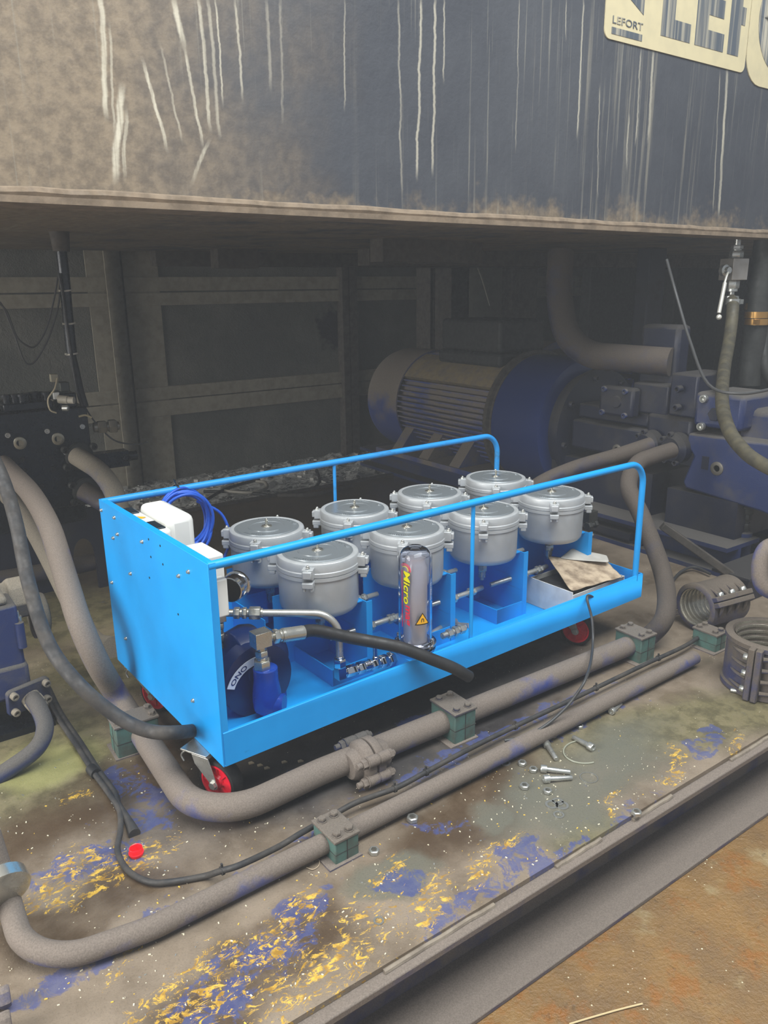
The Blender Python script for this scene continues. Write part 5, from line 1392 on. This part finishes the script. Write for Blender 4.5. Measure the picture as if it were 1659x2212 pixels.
# oily carton on the tray with a black part in it
cb0 = Vector((1.20, .05, FL))
pc = cZ(1258, 1297, FL + .002)
bx, by = pc.x - .16, .010
car = empty('parts_carton', (0, 0, 0), 0, 'torn oil-stained white carton lying open on the far end of the tray', 'carton')
def cw(p): return Matrix.Rotation(TH, 3, 'Z') @ Vector(p)
car.location = cw((bx + .12, by + .1, FL)); car.rotation_euler = (0, 0, TH)
o_ = Vector((-.12, -.09, 0))
def cpt(x, y, z): return o_ + Vector((x, y, z))
wdt, dpt, hgt = .28, .20, .088
mb = MB(); th_ = .0025
mb.bb(cpt(0, 0, 0), cpt(wdt, dpt, th_)); mb.bb(cpt(0, 0, 0), cpt(wdt, th_, hgt)); mb.bb(cpt(0, dpt - th_, 0), cpt(wdt, dpt, hgt)); mb.bb(cpt(0, 0, 0), cpt(th_, dpt, hgt + .01)); mb.bb(cpt(wdt - th_, 0, 0), cpt(wdt, dpt, hgt))
mb.new('carton_tray', PAPB, car, bev=.003)
def crumple(P4, nx, ny, amp, name, m, par, th=.0015):
    bm = bmesh.new(); V = []
    a, b, c, d = [Vector(p) for p in P4]
    for j in range(ny + 1):
        V.append([bm.verts.new(a.lerp(b, i / nx).lerp(d.lerp(c, i / nx), j / ny) + Vector((random.uniform(-amp, amp) * .5, random.uniform(-amp, amp) * .5, random.uniform(-amp, amp)))) for i in range(nx + 1)])
    for j in range(ny):
        for i in range(nx):
            f = bm.faces.new((V[j][i], V[j][i + 1], V[j + 1][i + 1], V[j + 1][i])); f.smooth = True
    me = bpy.data.meshes.new(name); bm.to_mesh(me); bm.free(); me.materials.append(m.m)
    o = bpy.data.objects.new(name, me); COL.objects.link(o); o.parent = par
    so = o.modifiers.new('th', 'SOLIDIFY'); so.thickness = th
    ss = o.modifiers.new('s', 'SUBSURF'); ss.levels = ss.render_levels = 1
    return o
crumple([cpt(-.01, .0, hgt + .016), cpt(.255, -.01, hgt + .006), cpt(.30, .10, hgt + .028), cpt(.10, .20, hgt + .062)], 10, 6, .003, 'flap', PAPR, car)
crumple([cpt(.13, .17, hgt + .052), cpt(.26, .05, hgt + .040), cpt(.31, .10, hgt + .044), cpt(.24, .20, hgt + .060)], 7, 4, .0015, 'flap', simple('pale_card', '#b9b5ac', .8, nz=.3, dark='#7a7265'), car)
tag(MB().bb(cpt(.015, .012, .006), cpt(.25, .17, hgt + .004)).new('packed_part', BLK, car, bev=.012), 'black part packed in the carton')
mb = MB(); mb.rev(cpt(.10, .012, .050), (.1, -1, .25), [(-.01, .013), (.006, .013), (.007, .010), (.012, .010), (.013, .005), (.024, .005)], 20); mb.new('cable_gland', CHRO, car)
# grey cable from the carton to the floor
g0 = Matrix.Translation(car.location) @ (Matrix.Rotation(TH, 4, 'Z') @ cpt(.105, -.010, .058).to_4d()).to_3d()
P = spline([g0, cw(cY(1268, 1290, -.015)), cw(cY(1279, 1340, -.05)), cw(cY(1280, 1400, -.10)), at(1268, 1460, .16), at(1238, 1510, .11), at(1200, 1550, .07), at(1165, 1576, .05), at(1130, 1592, .045), at(1090, 1600, .04)], 8)
tag(MB().sweep(P, .0042, 10).new('sensor_cable', GCAB), 'thin grey cable dropping from the oily carton over the tray lip to the pipes', 'cable')

# red cap
p = at(295, 1847, 0); mb = MB(); mb.rev((p.x, p.y, 0), (0, 0, 1), [(0, .0135), (.001, .0145), (.006, .0145), (.0065, .0165), (.009, .0165), (.0095, .0145), (.019, .0145), (.020, .0138), (.019, .0125), (.004, .0115), (.004, 0)], 32, cap=(True, False)); rc = mb.new('protective_cap', REDC); rc.rotation_euler = (0, 0, 0)
tag(rc, 'small bright red plastic cap standing on the plate by the cable bend', 'cap')

# bolts: socket head screws lying around
def screw(px0, py0, px1, py1, r, label, m=ZINC):
    """lies on the plate from its head end to its tip"""
    rh = r * 1.55; a = at(px0, py0, rh); b = at(px1, py1, r); d = (b - a).normalized(); L = (b - a).length
    o = MB(); o.rev(a, d, [(.003, 0), (.003, rh * .55), (0, rh * .58), (0, rh * .92), (.0015, rh), (rh * 1.5, rh), (rh * 1.5, r), (L * .6, r), (L * .6, r * .93), (L - .002, r * .93), (L, r * .8)], 18, cap=(False, True))
    return tag(o.new('cap_screw', m), label, 'bolt', 'loose bolts on the base plate')
screw(1168, 1660, 1232, 1668, .0065, 'upper of the two long bolts lying side by side')
screw(1174, 1683, 1236, 1680, .0065, 'lower of the two long bolts lying side by side')
screw(1178, 1603, 1202, 1640, .007, 'long bolt lying in the oil ring, nearest the thin pipe')
screw(1282, 1616, 1238, 1592, .007, 'long bolt lying across the oil puddle right of the ring')
screw(1320, 1538, 1341, 1520, .0065, 'bolt lying close to the thin pipe, furthest up the plate')
screw(1640, 1500, 1578, 1490, .0075, 'long bolt lying at the foot of the standing coupling')
# nuts
def nut(px, py, label, s=1., tilt=0.):
    R_ = .0125 * s; p = at(px, py, .006); mb = MB(); prof = [(0, R_ * .55), (0, R_ * .85), (.0015, R_), (.0095 * s, R_), (.011 * s, R_ * .85), (.011 * s, R_ * .58), (0, R_ * .55)]
    mb.rev((0, 0, 0), (0, 0, 1), prof, 6, cap=(False, False)); o = mb.new('hex_nut', ZINC); o.location = (p.x, p.y, 0 if not tilt else R_ * .5 * 1.0); o.rotation_euler = (tilt, 0, random.random() * 3)
    return tag(o, label, 'nut', 'loose nuts on the base plate')
nut(891, 1768, 'lone hex nut right of the foreground pipe clamp', 1.15)
nut(1128, 1648, 'hex nut beside the thin pipe, left of the two long bolts', .95)
nut(1152, 1662, 'hex nut just left of the two long bolts', .95)
nut(1133, 1698, 'hex nut standing below the other two, near the bolts', 1.0)
nut(1252, 1568, 'hex nut in the oil ring beside the pipe', .9)
nut(1375, 1755, 'hex nut near the plate edge at the right', 1.0)
nut(808, 1838, 'dusty hex nut at the rim of the round stain', 1.0)
nut(1195, 1588, 'small nut above the long bolt in the oil ring', .8)
nut(1183, 1708, 'half sunk nut between the bolts and the washers', .9)
def washer(px, py, label, R_=.012, w=.35):
    p = at(px, py, .001); mb = MB(); mb.rev((0, 0, 0), (0, 0, 1), [(.0004, R_ * (1 - w)), (.0004, R_), (.0022, R_), (.0022, R_ * (1 - w)), (.0004, R_ * (1 - w))], 26, cap=(False, False)); o = mb.new('washer', ZINC); o.location = (p.x, p.y, 0)
    return tag(o, label, 'washer', 'washers and rings on the base plate')
washer(1192, 1738, 'left washer in the small pile', .016); washer(1205, 1732, 'upper washer in the small pile', .014); washer(1214, 1740, 'right washer in the small pile', .016); washer(1207, 1760, 'flat washer just below the small pile', .013, .3)
washer(1272, 1680, 'large thin ring lying in the oil film', .023, .08); washer(1092, 1648, 'washer touching the thin pipe', .013); washer(818, 1989, 'dark washer below the round stain', .011); 
# ring left by a dropped seal
P = [Vector((at(1262, 1625).x + .060 * math.cos(math.radians(t)), at(1262, 1625).y + .050 * math.sin(math.radians(t)), .002)) for t in range(60, 260, 8)]
tag(MB().sweep(P, .0022, 8).new('seal_ring', simple('translucent_seal', '#8e8f7e', .3)), 'pale open seal ring lying in the oil puddle around the bolts', 'seal')

# paint flakes and grit over the plate (nobody could count these)
mb = MB(); random.seed(11)
spots = [(430, 1880, .5, .25), (700, 1950, .5, .2), (1150, 1800, .35, .15), (1400, 1700, .3, .1), (300, 2050, .3, .15), (560, 2130, .3, .12), (1100, 1700, .3, .1), (150, 1750, .3, .2)]
for k in range(560):
    s_ = random.choice(spots); c_ = at(s_[0], s_[1], 0); x = c_.x + random.gauss(0, s_[2] * .5); y = c_.y + random.gauss(0, s_[3] * .5)
    if y < PLY0 + .01 or y > 1.0: continue
    w = random.uniform(.0008, .0026); mb.mi = random.choice((0, 0, 1, 2)); a = random.random() * 3
    mb.box((x, y, .0006), (w * 2, w, .0012), rz=a)
gr_ = mb.new('paint_grit', [simple('pale_grit', '#d6cdb2', .6), simple('yellow_grit', '#d8b24a', .6), simple('bright_swarf', '#d5d5cf', .3, .8)]); gr_['kind'] = 'stuff'; tag(gr_, 'scattered paint flakes and metal grit on the base plate', 'grit')

# scrap and cables beyond the plate
SY = PLY1
def gnd(px, py, z=-.03): return at(px, py, z)
for i, (PX, l_, m_) in enumerate((([(440, 1062), (520, 1062), (590, 1070), (665, 1060), (690, 1040), (684, 1016)], 'black cable curling up among the scrap behind the far rail', BLK),
                                  ([(480, 1060), (540, 1064), (575, 1055), (572, 1042), (553, 1040)], 'pale cable loop among the scrap', simple('pale_cable', '#8c877c', .5)),
                                  ([(430, 1090), (480, 1060), (520, 1046), (560, 1036)], 'black cable crossing the pale loop', BLK),
                                  ([(600, 1070), (680, 1068), (760, 1050)], 'dusty hose end lying by the base plate edge', DARK2))):
    P = spline([gnd(x, y, -.005 + .004 * i) for x, y in PX], 6); tag(MB().sweep(P, .010 if i < 3 else .014, 10).new('scrap_cable', m_), l_, 'cable', 'cables in the scrap')
random.seed(5)
mb = MB()
for k in range(420):
    x = random.uniform(-1.5, 4.5); y = random.uniform(PLY1 + .03, WY - .08); w = random.uniform(.006, .035); mb.mi = random.choice((0, 0, 1, 2))
    mb.box((x, y, -.03 + random.uniform(0, .01)), (w, w * random.uniform(.3, 1), w * random.uniform(.15, .6)), rz=random.random() * 3)
o = mb.new('scrap_heap', [simple('pale_scrap', '#b5b2aa', .5, .3), simple('dark_scrap', '#33302c', .7), simple('grey_scrap', '#7d7a74', .5, .4)]); o['kind'] = 'stuff'; tag(o, 'loose scrap metal strewn along the foot of the back wall', 'scrap')
# small stick caught on the panel
p0 = atD(168, 1240, 2.3); p1 = atD(198, 1215, 2.25)
P_ = [at(168, 1240, .005), at(198, 1216, .03)]; tag(MB().sweep(P_, .0025, 6).new('wooden_splinter', simple('pale_wood', '#c9b98f', .6)), 'pale splinter lying on the plate left of the trolley', 'splinter')
# chips under the trolley
for (px, py, l_) in ((538, 1652, 'left of the pale chips under the tray'), (557, 1657, 'second of the pale chips under the tray'), (572, 1663, 'lowest of the pale chips under the tray'), (610, 1650, 'fourth of the pale chips under the tray'), (645, 1648, 'right of the pale chips under the tray')):
    p = at(px, py, 0); mb = MB(); mb.prism([(p.x, p.y, 0), (p.x + .014, p.y - .003, 0), (p.x + .011, p.y + .007, 0), (p.x + .002, p.y + .008, 0)], (0, 0, .003)); tag(mb.new('paint_chip', simple('chip_cream', '#b5a68a', .8) if px == 538 else bpy.data.materials['chip_cream']), l_, 'chip', 'pale chips under the tray')
# stray wet wire strand on the shop floor
P = spline([at(1230, 2212, GZ + .004), at(1280, 2197, GZ + .004), at(1340, 2180, GZ + .004), at(1388, 2168, GZ + .004)], 5)
tag(MB().sweep(P, .0018, 6).new('wire_scrap', simple('bleached_wire', '#c9b58a', .5)), 'thin pale strand lying on the wet brown floor at the bottom right', 'wire')
